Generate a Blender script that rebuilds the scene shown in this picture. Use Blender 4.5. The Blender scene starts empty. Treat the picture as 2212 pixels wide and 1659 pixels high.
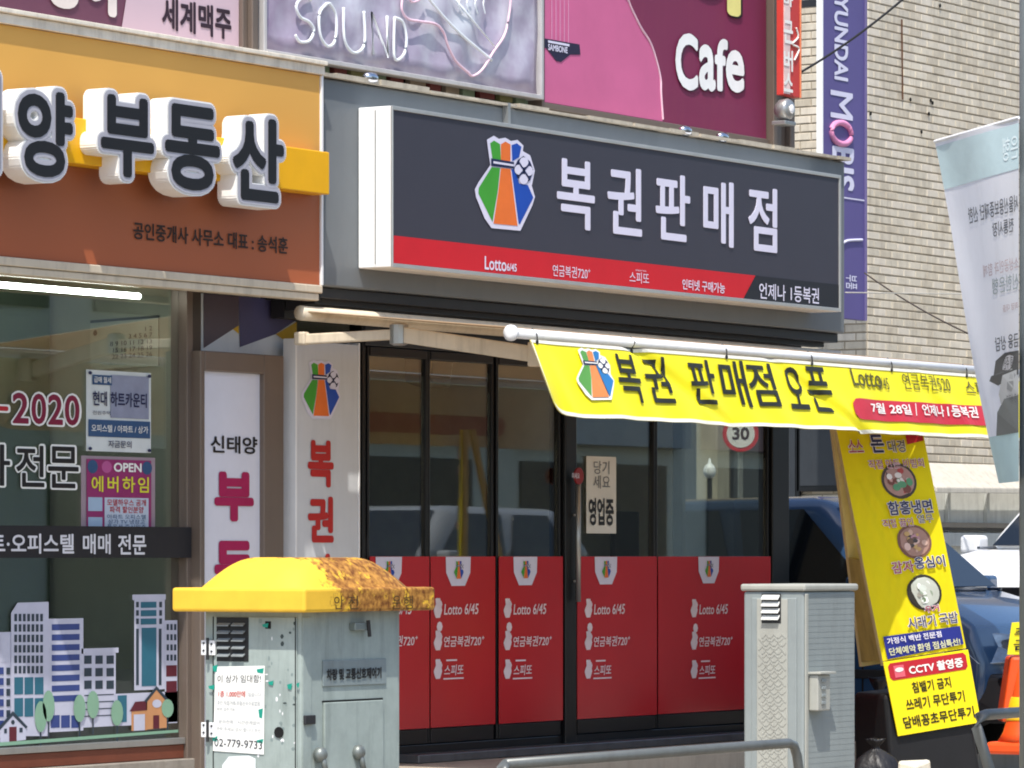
import bpy, bmesh, math, random
from mathutils import Vector, Matrix
random.seed(7)
sc = bpy.context.scene
COL = sc.collection
# ------------------------------------------------------------------ camera, sky, sun, exposure
TH = math.radians(33.0)                       # the street front runs 33 degrees off the line of sight
S, C = math.sin(TH), math.cos(TH)
F, UC, VH = 9240.0, 1106.0, 1202.0            # focal length, picture centre and horizon in 2212-px units
CX, D, HC = -19.29, 13.77, 1.15               # camera stands across the road
cam = bpy.data.cameras.new('camera'); camo = bpy.data.objects.new('camera', cam); COL.objects.link(camo)
camo.location = (CX, -D, HC)
camo.rotation_euler = (math.radians(90), 0, TH - math.radians(90))
cam.sensor_width = 36; cam.lens = 36 * F / 2212; cam.shift_y = (VH - 829.5) / 2212
cam.clip_start = .5; cam.clip_end = 2000
sc.camera = camo
w = bpy.data.worlds.new('World'); sc.world = w; w.use_nodes = True
wn = w.node_tree.nodes; wl = w.node_tree.links
sky = wn.new('ShaderNodeTexSky'); sky.sky_type = 'NISHITA'; sky.sun_disc = False
SUN = Vector((-.43, -.235, .88)).normalized()  # towards the sun
sky.sun_elevation = math.asin(SUN.z); sky.sun_rotation = math.atan2(SUN.x, SUN.y)
sky.air_density = 1.0; sky.dust_density = 1.6; sky.ozone_density = 1.0
bg = wn['Background']; bg.inputs['Strength'].default_value = .15
wl.new(sky.outputs[0], bg.inputs[0])
sl = bpy.data.lights.new('sun', 'SUN'); sl.energy = 3.4; sl.angle = math.radians(.5); sl.color = (1, .955, .88)
so = bpy.data.objects.new('sun', sl); COL.objects.link(so)
so.rotation_euler = (-SUN).to_track_quat('-Z', 'Y').to_euler(); so.location = (-20, -20, 40)
vs = sc.view_settings; vs.view_transform = 'Standard'; vs.look = 'None'; vs.gamma = 1; vs.exposure = .68; vs.use_curve_mapping = False
sc.render.engine = 'CYCLES'
cy = sc.cycles; cy.max_bounces = 8; cy.transparent_max_bounces = 16; cy.sample_clamp_indirect = 4
cy.pixel_filter_type = 'BLACKMAN_HARRIS'; cy.filter_width = 1.9
# ------------------------------------------------------------------ pixel <-> place helpers (2212 x 1659 units)
def py(u, v, y):
    t = (u - UC) / F; Z = (y + D) / (S - t * C)
    return Vector((CX + Z * (C + t * S), y, HC + (VH - v) / F * Z))
def px(u, v, x):
    t = (u - UC) / F; Z = (x - CX) / (C + t * S)
    return Vector((x, -D + Z * (S - t * C), HC + (VH - v) / F * Z))
def pd(u, v, Z):
    t = (u - UC) / F
    return Vector((CX + Z * (C + t * S), -D + Z * (S - t * C), HC + (VH - v) / F * Z))
def pz(u, v, z):
    return pd(u, v, (HC - z) * F / (v - VH))
def pp(u, v, p0, n):
    a = pd(u, v, 1.0) - Vector((CX, -D, HC)); o = Vector((CX, -D, HC))
    return o + a * ((p0 - o).dot(n) / a.dot(n))
def fr(u0, u1, v0, v1, y):
    """x0, x1, z_top, z_bottom on the plane y; v0, v1 are read at u0"""
    a = py(u0, v0, y); b = py(u1, v0, y); c = py(u0, v1, y)
    return a.x, b.x, a.z, c.z
# ------------------------------------------------------------------ materials
def lin(h):
    h = h.lstrip('#'); o = []
    for i in (0, 2, 4):
        c = int(h[i:i+2], 16) / 255
        o.append(c / 12.92 if c <= .04045 else ((c + .055) / 1.055) ** 2.4)
    return o
MATS = {}
def M(name, col, rough=.55, metal=0., var=.07, scale=6., bump=0., bscale=60., dirt=0., dcol='#4a4036', spec=.4, coat=0.):
    if name in MATS: return MATS[name]
    m = bpy.data.materials.new(name); m.use_nodes = True; MATS[name] = m
    N = m.node_tree.nodes; L = m.node_tree.links; b = N['Principled BSDF']
    c = lin(col) if isinstance(col, str) else list(col)
    b.inputs['Roughness'].default_value = rough; b.inputs['Metallic'].default_value = metal
    b.inputs['Specular IOR Level'].default_value = spec
    if coat: b.inputs['Coat Weight'].default_value = coat; b.inputs['Coat Roughness'].default_value = .05
    g = N.new('ShaderNodeNewGeometry')
    n = N.new('ShaderNodeTexNoise'); n.inputs['Scale'].default_value = scale; n.inputs['Detail'].default_value = 5; n.inputs['Roughness'].default_value = .65
    L.new(g.outputs['Position'], n.inputs['Vector'])
    r = N.new('ShaderNodeValToRGB'); r.color_ramp.elements[0].position = .3; r.color_ramp.elements[1].position = .7
    r.color_ramp.elements[0].color = [x * (1 - var) for x in c] + [1]; r.color_ramp.elements[1].color = [min(1, x * (1 + var)) for x in c] + [1]
    L.new(n.outputs['Fac'], r.inputs['Fac']); out = r.outputs['Color']
    if dirt:
        mp = N.new('ShaderNodeMapping'); mp.inputs['Scale'].default_value = (9, 9, 1.3); L.new(g.outputs['Position'], mp.inputs['Vector'])
        n2 = N.new('ShaderNodeTexNoise'); n2.inputs['Scale'].default_value = 1.6; n2.inputs['Detail'].default_value = 8; n2.inputs['Roughness'].default_value = .7
        L.new(mp.outputs['Vector'], n2.inputs['Vector'])
        r2 = N.new('ShaderNodeValToRGB'); r2.color_ramp.elements[0].position = .48; r2.color_ramp.elements[1].position = .78
        r2.color_ramp.elements[0].color = (0, 0, 0, 1); r2.color_ramp.elements[1].color = (dirt, dirt, dirt, 1)
        L.new(n2.outputs['Fac'], r2.inputs['Fac'])
        mx = N.new('ShaderNodeMixRGB'); mx.inputs[2].default_value = lin(dcol) + [1]
        L.new(r2.outputs['Color'], mx.inputs[0]); L.new(out, mx.inputs[1]); out = mx.outputs[0]
    L.new(out, b.inputs['Base Color'])
    if bump:
        n3 = N.new('ShaderNodeTexNoise'); n3.inputs['Scale'].default_value = bscale; n3.inputs['Detail'].default_value = 4
        L.new(g.outputs['Position'], n3.inputs['Vector'])
        bp = N.new('ShaderNodeBump'); bp.inputs['Strength'].default_value = bump; bp.inputs['Distance'].default_value = .01
        L.new(n3.outputs['Fac'], bp.inputs['Height']); L.new(bp.outputs['Normal'], b.inputs['Normal'])
    return m
def grad_z(name, stops, z0, z1, rough=.45):
    """printed vertical blend between heights z0 and z1 (ink, not shade)"""
    m = M(name, '#888888', rough, var=.03); N = m.node_tree.nodes; L = m.node_tree.links; b = N['Principled BSDF']
    g = N.new('ShaderNodeNewGeometry'); sp = N.new('ShaderNodeSeparateXYZ'); L.new(g.outputs['Position'], sp.inputs[0])
    mr = N.new('ShaderNodeMapRange'); mr.inputs['From Min'].default_value = z0; mr.inputs['From Max'].default_value = z1
    L.new(sp.outputs['Z'], mr.inputs['Value'])
    r = N.new('ShaderNodeValToRGB'); e = r.color_ramp.elements
    for i, (p, c) in enumerate(stops):
        k = e[i] if i < 2 else e.new(p)
        k.position = p; k.color = lin(c) + [1]
    L.new(mr.outputs['Result'], r.inputs['Fac']); L.new(r.outputs['Color'], b.inputs['Base Color'])
    return m
def cloth_mat(name, col, tr, var=.05):
    m = M(name, col, .8, var=var, scale=3, dirt=.1); N = m.node_tree.nodes; L = m.node_tree.links; b = N['Principled BSDF']
    t = N.new('ShaderNodeBsdfTranslucent'); mx = N.new('ShaderNodeMixShader'); mx.inputs[0].default_value = tr
    L.new(b.inputs['Base Color'].links[0].from_socket, t.inputs['Color'])
    L.new(b.outputs[0], mx.inputs[1]); L.new(t.outputs[0], mx.inputs[2]); L.new(mx.outputs[0], N['Material Output'].inputs['Surface']); return m
def glass(name, tint, refl=1.0, rough=.012):
    m = bpy.data.materials.new(name); m.use_nodes = True; MATS[name] = m
    N = m.node_tree.nodes; L = m.node_tree.links; N.remove(N['Principled BSDF'])
    t = N.new('ShaderNodeBsdfTransparent'); t.inputs[0].default_value = tint + (1,)
    gl = N.new('ShaderNodeBsdfGlossy'); gl.inputs['Roughness'].default_value = rough
    g = N.new('ShaderNodeNewGeometry'); dt = N.new('ShaderNodeVectorMath'); dt.operation = 'DOT_PRODUCT'
    L.new(g.outputs['Normal'], dt.inputs[0]); L.new(g.outputs['Incoming'], dt.inputs[1])
    def mth(op, a, b=None):
        k = N.new('ShaderNodeMath'); k.operation = op
        for i, q in enumerate((a, b)):
            if q is None: continue
            if isinstance(q, (int, float)): k.inputs[i].default_value = q
            else: L.new(q, k.inputs[i])
        return k.outputs[0]
    c5 = mth('POWER', mth('SUBTRACT', 1.0, mth('ABSOLUTE', dt.outputs['Value'])), 5.0)
    mu = type('o', (), {})(); mu.outputs = [mth('MULTIPLY', mth('ADD', mth('MULTIPLY', c5, .96), .04), refl)]
    mx = N.new('ShaderNodeMixShader'); L.new(mu.outputs[0], mx.inputs[0]); L.new(t.outputs[0], mx.inputs[1]); L.new(gl.outputs[0], mx.inputs[2])
    L.new(mx.outputs[0], N['Material Output'].inputs['Surface'])
    return m
def emit(name, col, s):
    m = bpy.data.materials.new(name); m.use_nodes = True; b = m.node_tree.nodes['Principled BSDF']
    b.inputs['Emission Color'].default_value = lin(col) + [1]; b.inputs['Emission Strength'].default_value = s; MATS[name] = m
    return m
# ------------------------------------------------------------------ mesh helpers
WL = {}
def wloc(o): return WL.get(o.name, Vector()) if o else Vector()
def tag(o, label=None, cat=None, group=None, kind=None):
    for k, v in (('label', label), ('category', cat), ('group', group), ('kind', kind)):
        if v: o[k] = v
    return o
def thing(name, label, cat, loc=(0, 0, 0), group=None, rz=0.):
    o = bpy.data.objects.new(name, None); COL.objects.link(o); o.location = loc; o.rotation_euler.z = rz
    o.empty_display_size = .1; WL[o.name] = Vector(loc)
    return tag(o, label, cat, group)
class MB:
    def __init__(s): s.v = []; s.f = []; s.m = []; s.g = []
    def add(s, vs, fs, mi=0):
        o = len(s.v); s.v += [tuple(p) for p in vs]; s.f += [[i + o for i in f] for f in fs]; s.m += [mi] * len(fs); return s
    def box(s, x0, x1, y0, y1, z0, z1, mi=0):
        x0, x1 = sorted((x0, x1)); y0, y1 = sorted((y0, y1)); z0, z1 = sorted((z0, z1))
        return s.add([(x, y, z) for z in (z0, z1) for y in (y0, y1) for x in (x0, x1)],
                     [(0, 2, 3, 1), (4, 5, 7, 6), (0, 1, 5, 4), (2, 6, 7, 3), (0, 4, 6, 2), (1, 3, 7, 5)], mi)
    def hexa(s, p, mi=0):      # 8 points: bottom ring 4, top ring 4
        return s.add(p, [(3, 2, 1, 0), (4, 5, 6, 7), (0, 1, 5, 4), (1, 2, 6, 5), (2, 3, 7, 6), (3, 0, 4, 7)], mi)
    def slab(s, q, d, mi=0):   # quad q pushed along vector d
        q = [Vector(p) for p in q]; d = Vector(d)
        n = len(q); fs = [tuple(range(n)), tuple(range(2 * n - 1, n - 1, -1))] + [(i, i + n, (i + 1) % n + n, (i + 1) % n) for i in range(n)]
        return s.add(q + [p + d for p in q], fs, mi)
    def tube(s, pts, r, n=10, mi=0, cap=True):
        pts = [Vector(p) for p in pts]; vs = []; fs = []
        up = Vector((0, 0, 1))
        for i, p in enumerate(pts):
            d = (pts[min(i + 1, len(pts) - 1)] - pts[max(i - 1, 0)]).normalized()
            a = d.cross(up if abs(d.z) < .95 else Vector((1, 0, 0))).normalized(); b = d.cross(a)
            rr = r[i] if isinstance(r, (list, tuple)) else r
            vs += [p + a * (rr * math.cos(k * 2 * math.pi / n)) + b * (rr * math.sin(k * 2 * math.pi / n)) for k in range(n)]
        for i in range(len(pts) - 1):
            fs += [(i * n + k, i * n + (k + 1) % n, (i + 1) * n + (k + 1) % n, (i + 1) * n + k) for k in range(n)]
        if cap: fs += [tuple(range(n))[::-1], tuple(range((len(pts) - 1) * n, len(pts) * n))]
        return s.add(vs, fs, mi)
    def lathe(s, c, prof, n=20, axis='z', mi=0):
        c = Vector(c); vs = []; fs = []
        for r, h in prof:
            for k in range(n):
                a = 2 * math.pi * k / n; p = (r * math.cos(a), r * math.sin(a), h)
                if axis == 'y': p = (p[0], p[2], p[1])
                if axis == 'x': p = (p[2], p[0], p[1])
                vs.append(c + Vector(p))
        for i in range(len(prof) - 1):
            fs += [(i * n + k, i * n + (k + 1) % n, (i + 1) * n + (k + 1) % n, (i + 1) * n + k) for k in range(n)]
        fs += [tuple(range(n))[::-1], tuple(range((len(prof) - 1) * n, len(prof) * n))]
        return s.add(vs, fs, mi)
    def build(s, name, mats, parent=None, local=False, bevel=0., seg=2, smooth=False, label=None, kind=None):
        if len(s.g) > 1 and 'lettering' in name or len(s.g) > 1 and name in ('handwriting', 'letter_outline'):
            first = None; cuts = s.g + [(len(s.v), len(s.f))]
            if cuts[0] != (0, 0): cuts = [(0, 0)] + cuts
            for (v0, f0), (v1, f1) in zip(cuts, cuts[1:]):
                k = MB(); k.v = s.v[v0:v1]; k.f = [[i - v0 for i in f] for f in s.f[f0:f1]]; k.m = s.m[f0:f1]
                o = k.build(name, mats, parent, local, bevel, seg, smooth, label, kind); first = first or o
            return first
        off = Vector() if local or parent is None else wloc(parent)
        me = bpy.data.meshes.new(name); me.from_pydata([Vector(p) - off for p in s.v], [], s.f)
        for m in (mats if isinstance(mats, (list, tuple)) else [mats]): me.materials.append(m)
        for p, k in zip(me.polygons, s.m):
            p.material_index = k; p.use_smooth = smooth
        bm = bmesh.new(); bm.from_mesh(me)
        bmesh.ops.recalc_face_normals(bm, faces=bm.faces); bm.to_mesh(me); bm.free()
        o = bpy.data.objects.new(name, me); COL.objects.link(o)
        if parent is not None:
            o.parent = parent; WL[o.name] = off
        if bevel:
            b = o.modifiers.new('bevel', 'BEVEL'); b.width = bevel; b.segments = seg; b.limit_method = 'ANGLE'; b.angle_limit = .6
            b.harden_normals = False
        return tag(o, label, kind=kind)
def copy_tree(o, parent=None):
    c = o.copy(); COL.objects.link(c); c.parent = parent
    for ch in list(o.children): copy_tree(ch, c)
    return c
# text --------------------------------------------------------------
TCUR = bpy.data.curves.new('type', 'FONT'); TCUR.resolution_u = 4; TCUR.fill_mode = 'FRONT'; TOBJ = bpy.data.objects.new('type', TCUR); GC = {}
def glyph(body, off=0., sp=1., line=1., align='CENTER', shear=0.):
    k = (body, off, sp, line, align, shear)
    if k in GC: return GC[k]
    c = TCUR; c.body = body; c.offset = 0; c.space_character = sp; c.space_line = line; c.align_x = align; c.shear = shear
    me = bpy.data.meshes.new_from_object(TOBJ)
    bm = bmesh.new(); bm.from_mesh(me); bmesh.ops.remove_doubles(bm, verts=bm.verts, dist=1e-5)
    vs = [(v.co.x, v.co.y) for v in bm.verts]; bm.verts.index_update(); fs = [tuple(v.index for v in f.verts) for f in bm.faces]
    be = [(e.verts[0].index, e.verts[1].index) for e in bm.edges if e.is_boundary]
    bm.free(); bpy.data.meshes.remove(me)
    ly = [0] * len(fs)
    if off >= .006:                              # heavier weight: the letter laid over itself, shifted all round
        sh_ = [(off * math.cos(k * math.pi / 4), off * math.sin(k * math.pi / 4)) for k in range(8)]
        if off > .045: sh_ = [(off * .5 * math.cos(k * math.pi / 4), off * .5 * math.sin(k * math.pi / 4)) for k in range(8)] + [(off * math.cos(k * math.pi / 12), off * math.sin(k * math.pi / 12)) for k in range(24)]
        n0 = len(vs); b0_ = list(vs); f0_ = list(fs); e0_ = list(be)
        for q, (dx, dy) in enumerate(sh_):
            o_ = len(vs); vs += [(a + dx, b + dy) for a, b in b0_]; fs += [tuple(i + o_ for i in f) for f in f0_]; be += [(i + o_, j + o_) for i, j in e0_]; ly += [q + 1] * len(f0_)
    x0 = min(p[0] for p in vs); x1 = max(p[0] for p in vs); y0 = min(p[1] for p in vs); y1 = max(p[1] for p in vs)
    vs = [((a - x0) / max(x1 - x0, 1e-6), (b - y0) / max(y1 - y0, 1e-6)) for a, b in vs]
    GC[k] = (vs, fs, be, ly); return GC[k]
def put_text(mb, body, fn, off=0., mi=0, pad=0., depth=None, **kw):
    """fn(a, b) -> Vector maps the unit box onto the surface; depth: Vector that thickens the letters backwards"""
    vs, fs, be, ly = glyph(body, off, **kw)
    mb.g.append((len(mb.v), len(mb.f)))
    pts = [fn(a, b) for a, b in vs]
    vl = [0] * len(pts)
    for f, q in zip(fs, ly):
        for i in f: vl[i] = q
    nn = (fn(1, 0) - fn(0, 0)).cross(fn(0, 1) - fn(0, 0))
    nn = nn.normalized() if nn.length > 0 else Vector((0, 0, 1))
    if nn.dot(Vector((-C, -S, 0))) < 0: nn = -nn
    pts = [p + nn * (.00006 * q) for p, q in zip(pts, vl)]
    mb.add(pts, fs, mi)
    if depth is not None:
        n = len(pts); mb.add(pts + [p + depth for p in pts], [(i, j, j + n, i + n) for i, j in be], mi)
def plane_fn(org, ax, ay):
    org, ax, ay = Vector(org), Vector(ax), Vector(ay)
    return lambda a, b: org + ax * a + ay * b
def ftext(mb, body, u0, u1, v0, v1, y, off=0., mi=0, **kw):
    x0, x1, zt, zb = fr(u0, u1, v0, v1, y)
    put_text(mb, body, plane_fn((x0, y, zb), (x1 - x0, 0, 0), (0, 0, zt - zb)), off, mi, **kw)
def quad_fn(bl, br, tl, tr):
    bl, br, tl, tr = map(Vector, (bl, br, tl, tr))
    return lambda a, b: (bl * (1 - a) + br * a) * (1 - b) + (tl * (1 - a) + tr * a) * b
def sub_fn(fn, a0, a1, b0, b1, lift=Vector()):
    return lambda a, b: fn(a0 + (a1 - a0) * a, b0 + (b1 - b0) * b) + lift
def poly(mb, pts, fn, mi=0):
    mb.add([fn(a, b) for a, b in pts], [tuple(range(len(pts)))], mi)
def ell(ca, cb, ra, rb, n=14): return [(ca + ra * math.cos(2 * math.pi * k / n), cb + rb * math.sin(2 * math.pi * k / n)) for k in range(n)]
# the money-bag emblem ----------------------------------------------
def _e(pts): return [((x - 862) / 395., 1 - ((y - .133 * (x - 862)) - 834) / 660.) for x, y in pts]
BAG = [
 (0, _e([(940, 880), (985, 850), (1018, 872), (1060, 862), (1098, 885), (1140, 875), (1180, 915), (1176, 955), (1225, 985), (1256, 1095), (1236, 1205), (1257, 1285), (1240, 1345), (1160, 1530), (970, 1510), (925, 1440), (870, 1290), (862, 1235), (885, 1185), (962, 1060), (950, 965)])),
 (1, _e([(960, 905), (985, 885), (1025, 910), (1030, 1025), (975, 1015)])), (1, _e([(970, 1075), (1025, 1080), (1010, 1240), (975, 1465), (884, 1262), (886, 1225)])),
 (2, _e([(1030, 910), (1060, 890), (1093, 910), (1093, 1030), (1030, 1025)])), (2, _e([(1030, 1080), (1093, 1085), (1140, 1495), (982, 1478), (1014, 1240)])),
 (3, _e([(1100, 915), (1135, 900), (1165, 925), (1150, 1000), (1105, 1030)])), (3, _e([(1099, 1085), (1125, 1090), (1150, 1190), (1208, 1200), (1245, 1290), (1155, 1482), (1147, 1478)])),
 (4, _e([(965, 1012), (1115, 1036), (1115, 1083), (965, 1067)])), (4, _e([(1178, 990), (1222, 1030), (1243, 1090), (1222, 1165), (1185, 1195), (1140, 1150), (1112, 1085), (1140, 1020)]))]
BAG2 = [_e([(978, 1032), (1112, 1053), (1112, 1067), (978, 1048)])] + [_e([(cx + 30 * math.cos(k * .5236), cy + 37 * math.sin(k * .5236)) for k in range(12)]) for cx, cy in ((1179, 1036), (1210, 1098), (1177, 1158), (1146, 1090))]
BAG3 = [_e([(1138, 1036), (1146, 1030), (1218, 1150), (1210, 1158)]), _e([(1216, 1036), (1224, 1044), (1140, 1152), (1132, 1144)])]
def emblem(mb, fn, out, mi0=0, mono=None):
    """out: unit vector out of the surface; mi0..mi0+4 = white, green, orange, blue, navy"""
    out = Vector(out)
    for k, (mi, pts) in enumerate(BAG):
        l = out * (0 if mi == 0 else .0015 if mi < 4 else .003)
        poly(mb, pts, lambda a, b: fn(a, b) + l, mi0 + (mi if mono is None else mono))
    for pts in BAG3: poly(mb, pts, lambda a, b: fn(a, b) + out * .006, mi0 + (4 if mono is None else mono))
    for pts in BAG2: poly(mb, pts, lambda a, b: fn(a, b) + out * .0045, mi0 if mono is None else mi0 + mono)
OUT = Vector((0, -1, 0))
# ------------------------------------------------------------------ material palette
m_white = M('white_paint', '#e6e6e6', .45, var=.03, dirt=.12)
m_print_white = M('white_print', '#d6d4e6', .5, var=.03)
m_green = M('print_green', '#3f9a2e', .45); m_orange = M('print_orange', '#e2702a', .45); m_blue = M('print_blue', '#1648a8', .45); m_navy = M('print_navy', '#18214a', .45)
EMB = [m_print_white, m_green, m_orange, m_blue, m_navy]
m_grey = M('grey_cladding', '#6c7174', .42, metal=.05, var=.06, scale=2.2, dirt=.25, dcol='#5c6066')
m_dark = M('charcoal_metal', '#2b2b2d', .4, var=.1)
m_black = M('black_frame', '#121214', .35, var=.1)
m_signface = M('sign_face_charcoal', '#3a3943', .42, var=.03)
m_red = M('red_print', '#c41a26', .4, var=.04)
m_film = M('red_film', '#b91f28', .22, var=.06, scale=1.2, spec=.5)
m_cream = M('cream_metal', '#cdbfa8', .5, var=.08, dirt=.4, dcol='#6b5d4c')
m_brown = M('bronze_aluminium', '#776a60', .42, metal=.35, var=.05, scale=2, dirt=.08)
m_alu = M('aluminium', '#a9aaa8', .35, metal=.7, var=.06, dirt=.2)
m_darkgap = M('dark_void', '#0c0c0c', .8)
m_concrete = M('concrete', '#8f887e', .85, var=.14, scale=3, bump=.3, bscale=40, dirt=.4)
m_paving = M('paving_stone', '#a39888', .85, var=.12, scale=4, bump=.2, bscale=80, dirt=.3)
m_asphalt = M('asphalt', '#4c4c4d', .9, var=.15, scale=20, bump=.4, bscale=150)
m_tile = M('beige_wall_tile', '#d2c7b2', .45, var=.16, scale=1.7, bump=.12, bscale=45, dirt=.5, dcol='#7d6a55')
m_tile2 = M('beige_wall_tile_pale', '#d8cdba', .45, var=.12, scale=4.2, dirt=.3, dcol='#7d6a55')
m_tile3 = M('beige_wall_tile_brown', '#cabea8', .5, var=.14, scale=5.2, dirt=.4, dcol='#6d5a48')
m_joint = M('tile_joint', '#a0937f', .9, var=.2)
m_ink = M('black_ink', '#17171a', .5); m_redink = M('red_ink', '#b41f2c', .5); m_magenta = M('magenta_ink', '#a1124f', .5)
m_paper = M('paper', '#e9e8e2', .7, var=.03); m_greyink = M('faded_ink', '#6c6f74', .6)
m_teal = M('green_tape', '#12907c', .5); m_yellow_ink = M('yellow_ink', '#eee23c', .5)
m_glass = glass('shop_glass', (.92, .935, .89), 3.4); m_glass2 = glass('window_glass', (.91, .93, .92), 3.0)
m_carglass = M('car_glass', '#10151a', .06, spec=.7)
m_tyre = M('tyre_rubber', '#17171a', .8); m_chrome = M('chrome', '#c9cbcf', .15, metal=1)
m_lens = M('headlight_lens', '#8d979f', .1, metal=.6, var=.35, scale=14)
# ------------------------------------------------------------------ the ground
Z_ST, Z_SW, Z_RD, Z_LOT = -.02, -.30, -.45, -.16
tag(MB().box(-400, 500, -400, 500, Z_RD - .2, Z_RD).build('road', m_asphalt), kind='structure')
tag(MB().box(-60, 80, -5.9, -.9, Z_RD + .004, Z_SW).build('pavement', m_paving, bevel=.02), kind='structure')
pv = tag(MB().box(-30, 5.25, -.9, 0.06, Z_RD + .01, Z_ST).build('step', m_paving, bevel=.012), kind='structure')
tag(MB().box(5.252, 40, -.898, 40, Z_RD + .02, Z_LOT).build('yard', M('yard_concrete', '#8a8780', .85, var=.12, scale=2, dirt=.3)), kind='structure')
# ------------------------------------------------------------------ lottery shop front
X_L = py(700, 165, -.4).x
X_R = 5.22
fa_l = fr(700, 1825, 168, 618, -.4)
shop = thing('lottery_shop', 'grey clad lottery shop with red film along its glass doors', 'shop', (X_L, 0, 0))
XR = py(1825, 350, -.4).x
MB().box(X_L, XR, -.4, .05, fa_l[3], fa_l[2]).build('fascia', m_grey, shop, bevel=.012)
zs = fa_l[3]
# capping strip on top of the fascia, in uneven lengths
cap = MB(); x = X_L - 1.0
while x < XR:
    l = random.uniform(.25, .6); h = random.uniform(.012, .03)
    cap.box(x, min(x + l, XR), -.43 - random.uniform(0, .02), -.1, fa_l[2] + .004, fa_l[2] + .004 + h); x += l + random.uniform(.0, .02)
cap.build('flashing', M('flashing_pale', '#b3a997', .5, var=.2, scale=9, dirt=.5), shop)
MB().box(X_L + .02, XR - .02, -.36, .04, zs - .06, zs - .002).build('soffit', m_dark, shop, bevel=.004)
for k, (yy, dz) in enumerate(((-.3, .03), (-.2, .06), (-.1, .1))):
    MB().box(X_L + .05, XR - .1 - .12 * k, yy, yy + .09, zs - .06 - dz, zs - .061).build('soffit_rail', m_dark, shop)
MB().box(py(1085, 250, -.4).x, py(1088, 250, -.4).x + .012, -.44, -.402, fa_l[2] - .13, fa_l[2] + .02).build('cover_strip', m_alu, shop)
z_head = py(900, 757, 0).z
z_film = py(900, 1202, 0).z
z_fb = py(865, 1575, 0).z
def glazed(name, u0, u1, pane_y, emb_u, txt_u, door=False):
    x0, x1 = py(u0, 1202, 0).x + .003, py(u1, 1202, 0).x - .003
    top = z_head - (.0 if not door else .0)
    p = MB().box(x0, x0 + .02, pane_y - .022, pane_y + .022, .08, top).box(x1 - .02, x1, pane_y - .022, pane_y + .022, .08, top) \
        .box(x0 + .0205, x1 - .0205, pane_y - .028, pane_y + .028, .08, z_fb - .004).box(x0 + .0205, x1 - .0205, pane_y - .028, pane_y + .028, top - .05, top).build(name, m_black, shop, bevel=.004)
    MB().box(x0 + .021, x1 - .021, pane_y - .004, pane_y + .004, z_fb, top - .052).build('glass_pane', m_glass, p)
    MB().box(x0 + .005, x1 - .005, pane_y - .036, pane_y - .0315, z_fb, z_film).build('red_film', m_film, p, bevel=.001)
    yf = pane_y - .039
    mb = MB(); fw = .26
    xc = py(emb_u, 1202, yf).x
    poly(mb, [(-.13, 1), (-.125, .45), (-.07, 0), (.07, 0), (.125, .45), (.13, 1)], lambda a, b: Vector((xc + a, yf, z_film - .17 + .168 * b)), 0)
    emblem(mb, plane_fn((xc - .055, yf - .002, z_film - .135), (.11, 0, 0), (0, 0, .115)), OUT, 0)
    mb.build('shield_emblem', EMB, p); m_pp = M('pale_print', '#e8d8dc', .5)
    if txt_u:
        xt = py(txt_u, 1202, yf).x
        for j, (v, tx, w_) in enumerate(((1318, 'Lotto 6/45', .36), (1388, '연금복권720⁺', .42), (1450, '스피또', .2))):
            zc = py(txt_u, v, yf).z
            mb = MB(); put_text(mb, tx, plane_fn((xt + .105, yf, zc - .028), (w_, 0, 0), (0, 0, .062)), .01, 0, shear=.15)
            if j == 2:
                mb.box(xt + .13, xt + .24, yf, yf + .001, zc + .055, zc + .064); mb.box(xt + .1, xt + .31, yf, yf + .001, zc - .05, zc - .042)
            mb.build('film_print', m_pp, p); mb = MB()
            emblem(mb, plane_fn((xt, yf, zc - .045), (.085, 0, 0), (0, 0, .115)), OUT, 0, mono=0)
            if j == 1: poly(mb, ell(xt + .06, zc + .09, .03, .03, 8), lambda a, b: Vector((a, yf, b)))
            mb.build('print_icon', m_pp, p)
    return p, x0, x1
glazed('glazed_panel', 780, 912, -.02, 840, 788)
glazed('glazed_panel', 914, 1057, -.012, 990, 937)
glazed('glazed_panel', 1059, 1200, -.022, 1135, 1088)
dr, dx0, dx1 = glazed('glass_door', 1226, 1401, -.03, 1309, 1263, True)
glazed('glazed_panel', 1404, 1650, -.02, 1531, 1492)
xh = py(1246, 1100, -.09).x
MB().tube([(xh, -.10, py(1246, 1030, -.1).z), (xh, -.10, py(1246, 1300, -.1).z)], .016, 10).tube([(xh, -.10, 1.4), (xh, -.04, 1.4)], .009, 8).tube([(xh, -.10, 1.0), (xh, -.04, 1.0)], .009, 8).build('door_handle', m_alu, dr, smooth=True)
MB().box(dx0 + .0, dx0 + .03, -.075, -.065, py(1220, 1290, -.07).z, py(1220, 1255, -.07).z).build('lock_plate', m_alu, dr, bevel=.002)
xd = py(1244, 1030, -.1).x
disc = MB().lathe((xd + .0, -.125, py(1244, 1028, -.12).z), [(.05, 0), (.052, .006), (.05, .012)], 20, 'y').build('push_disc', M('push_red', '#8c2227', .4), dr, label='small round red push plate')
mb = MB(); ftext(mb, '미세요', 1236, 1252, 1021, 1034, -.128, .02); mb.build('lettering', m_print_white, dr)
for u0, u1, yy in ((1201, 1225, -.07), (1652, 1688, -.06), (770, 778, -.04)):
    MB().box(py(u0, 0, 0).x, py(u1, 0, 0).x, yy, .05, .0, zs - .12).build('post', m_black, shop, bevel=.006)
x_p0, x_p1 = py(776, 0, 0).x, py(1690, 0, 0).x
MB().box(x_p0 - .01, x_p1, -.05, .06, z_head + .004, zs - .064).build('header_beam', m_dark, shop, bevel=.005)
MB().box(x_p0, x_p1, -.045, .05, Z_ST + .002, .077).build('plinth', m_black, shop, bevel=.006)
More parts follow.
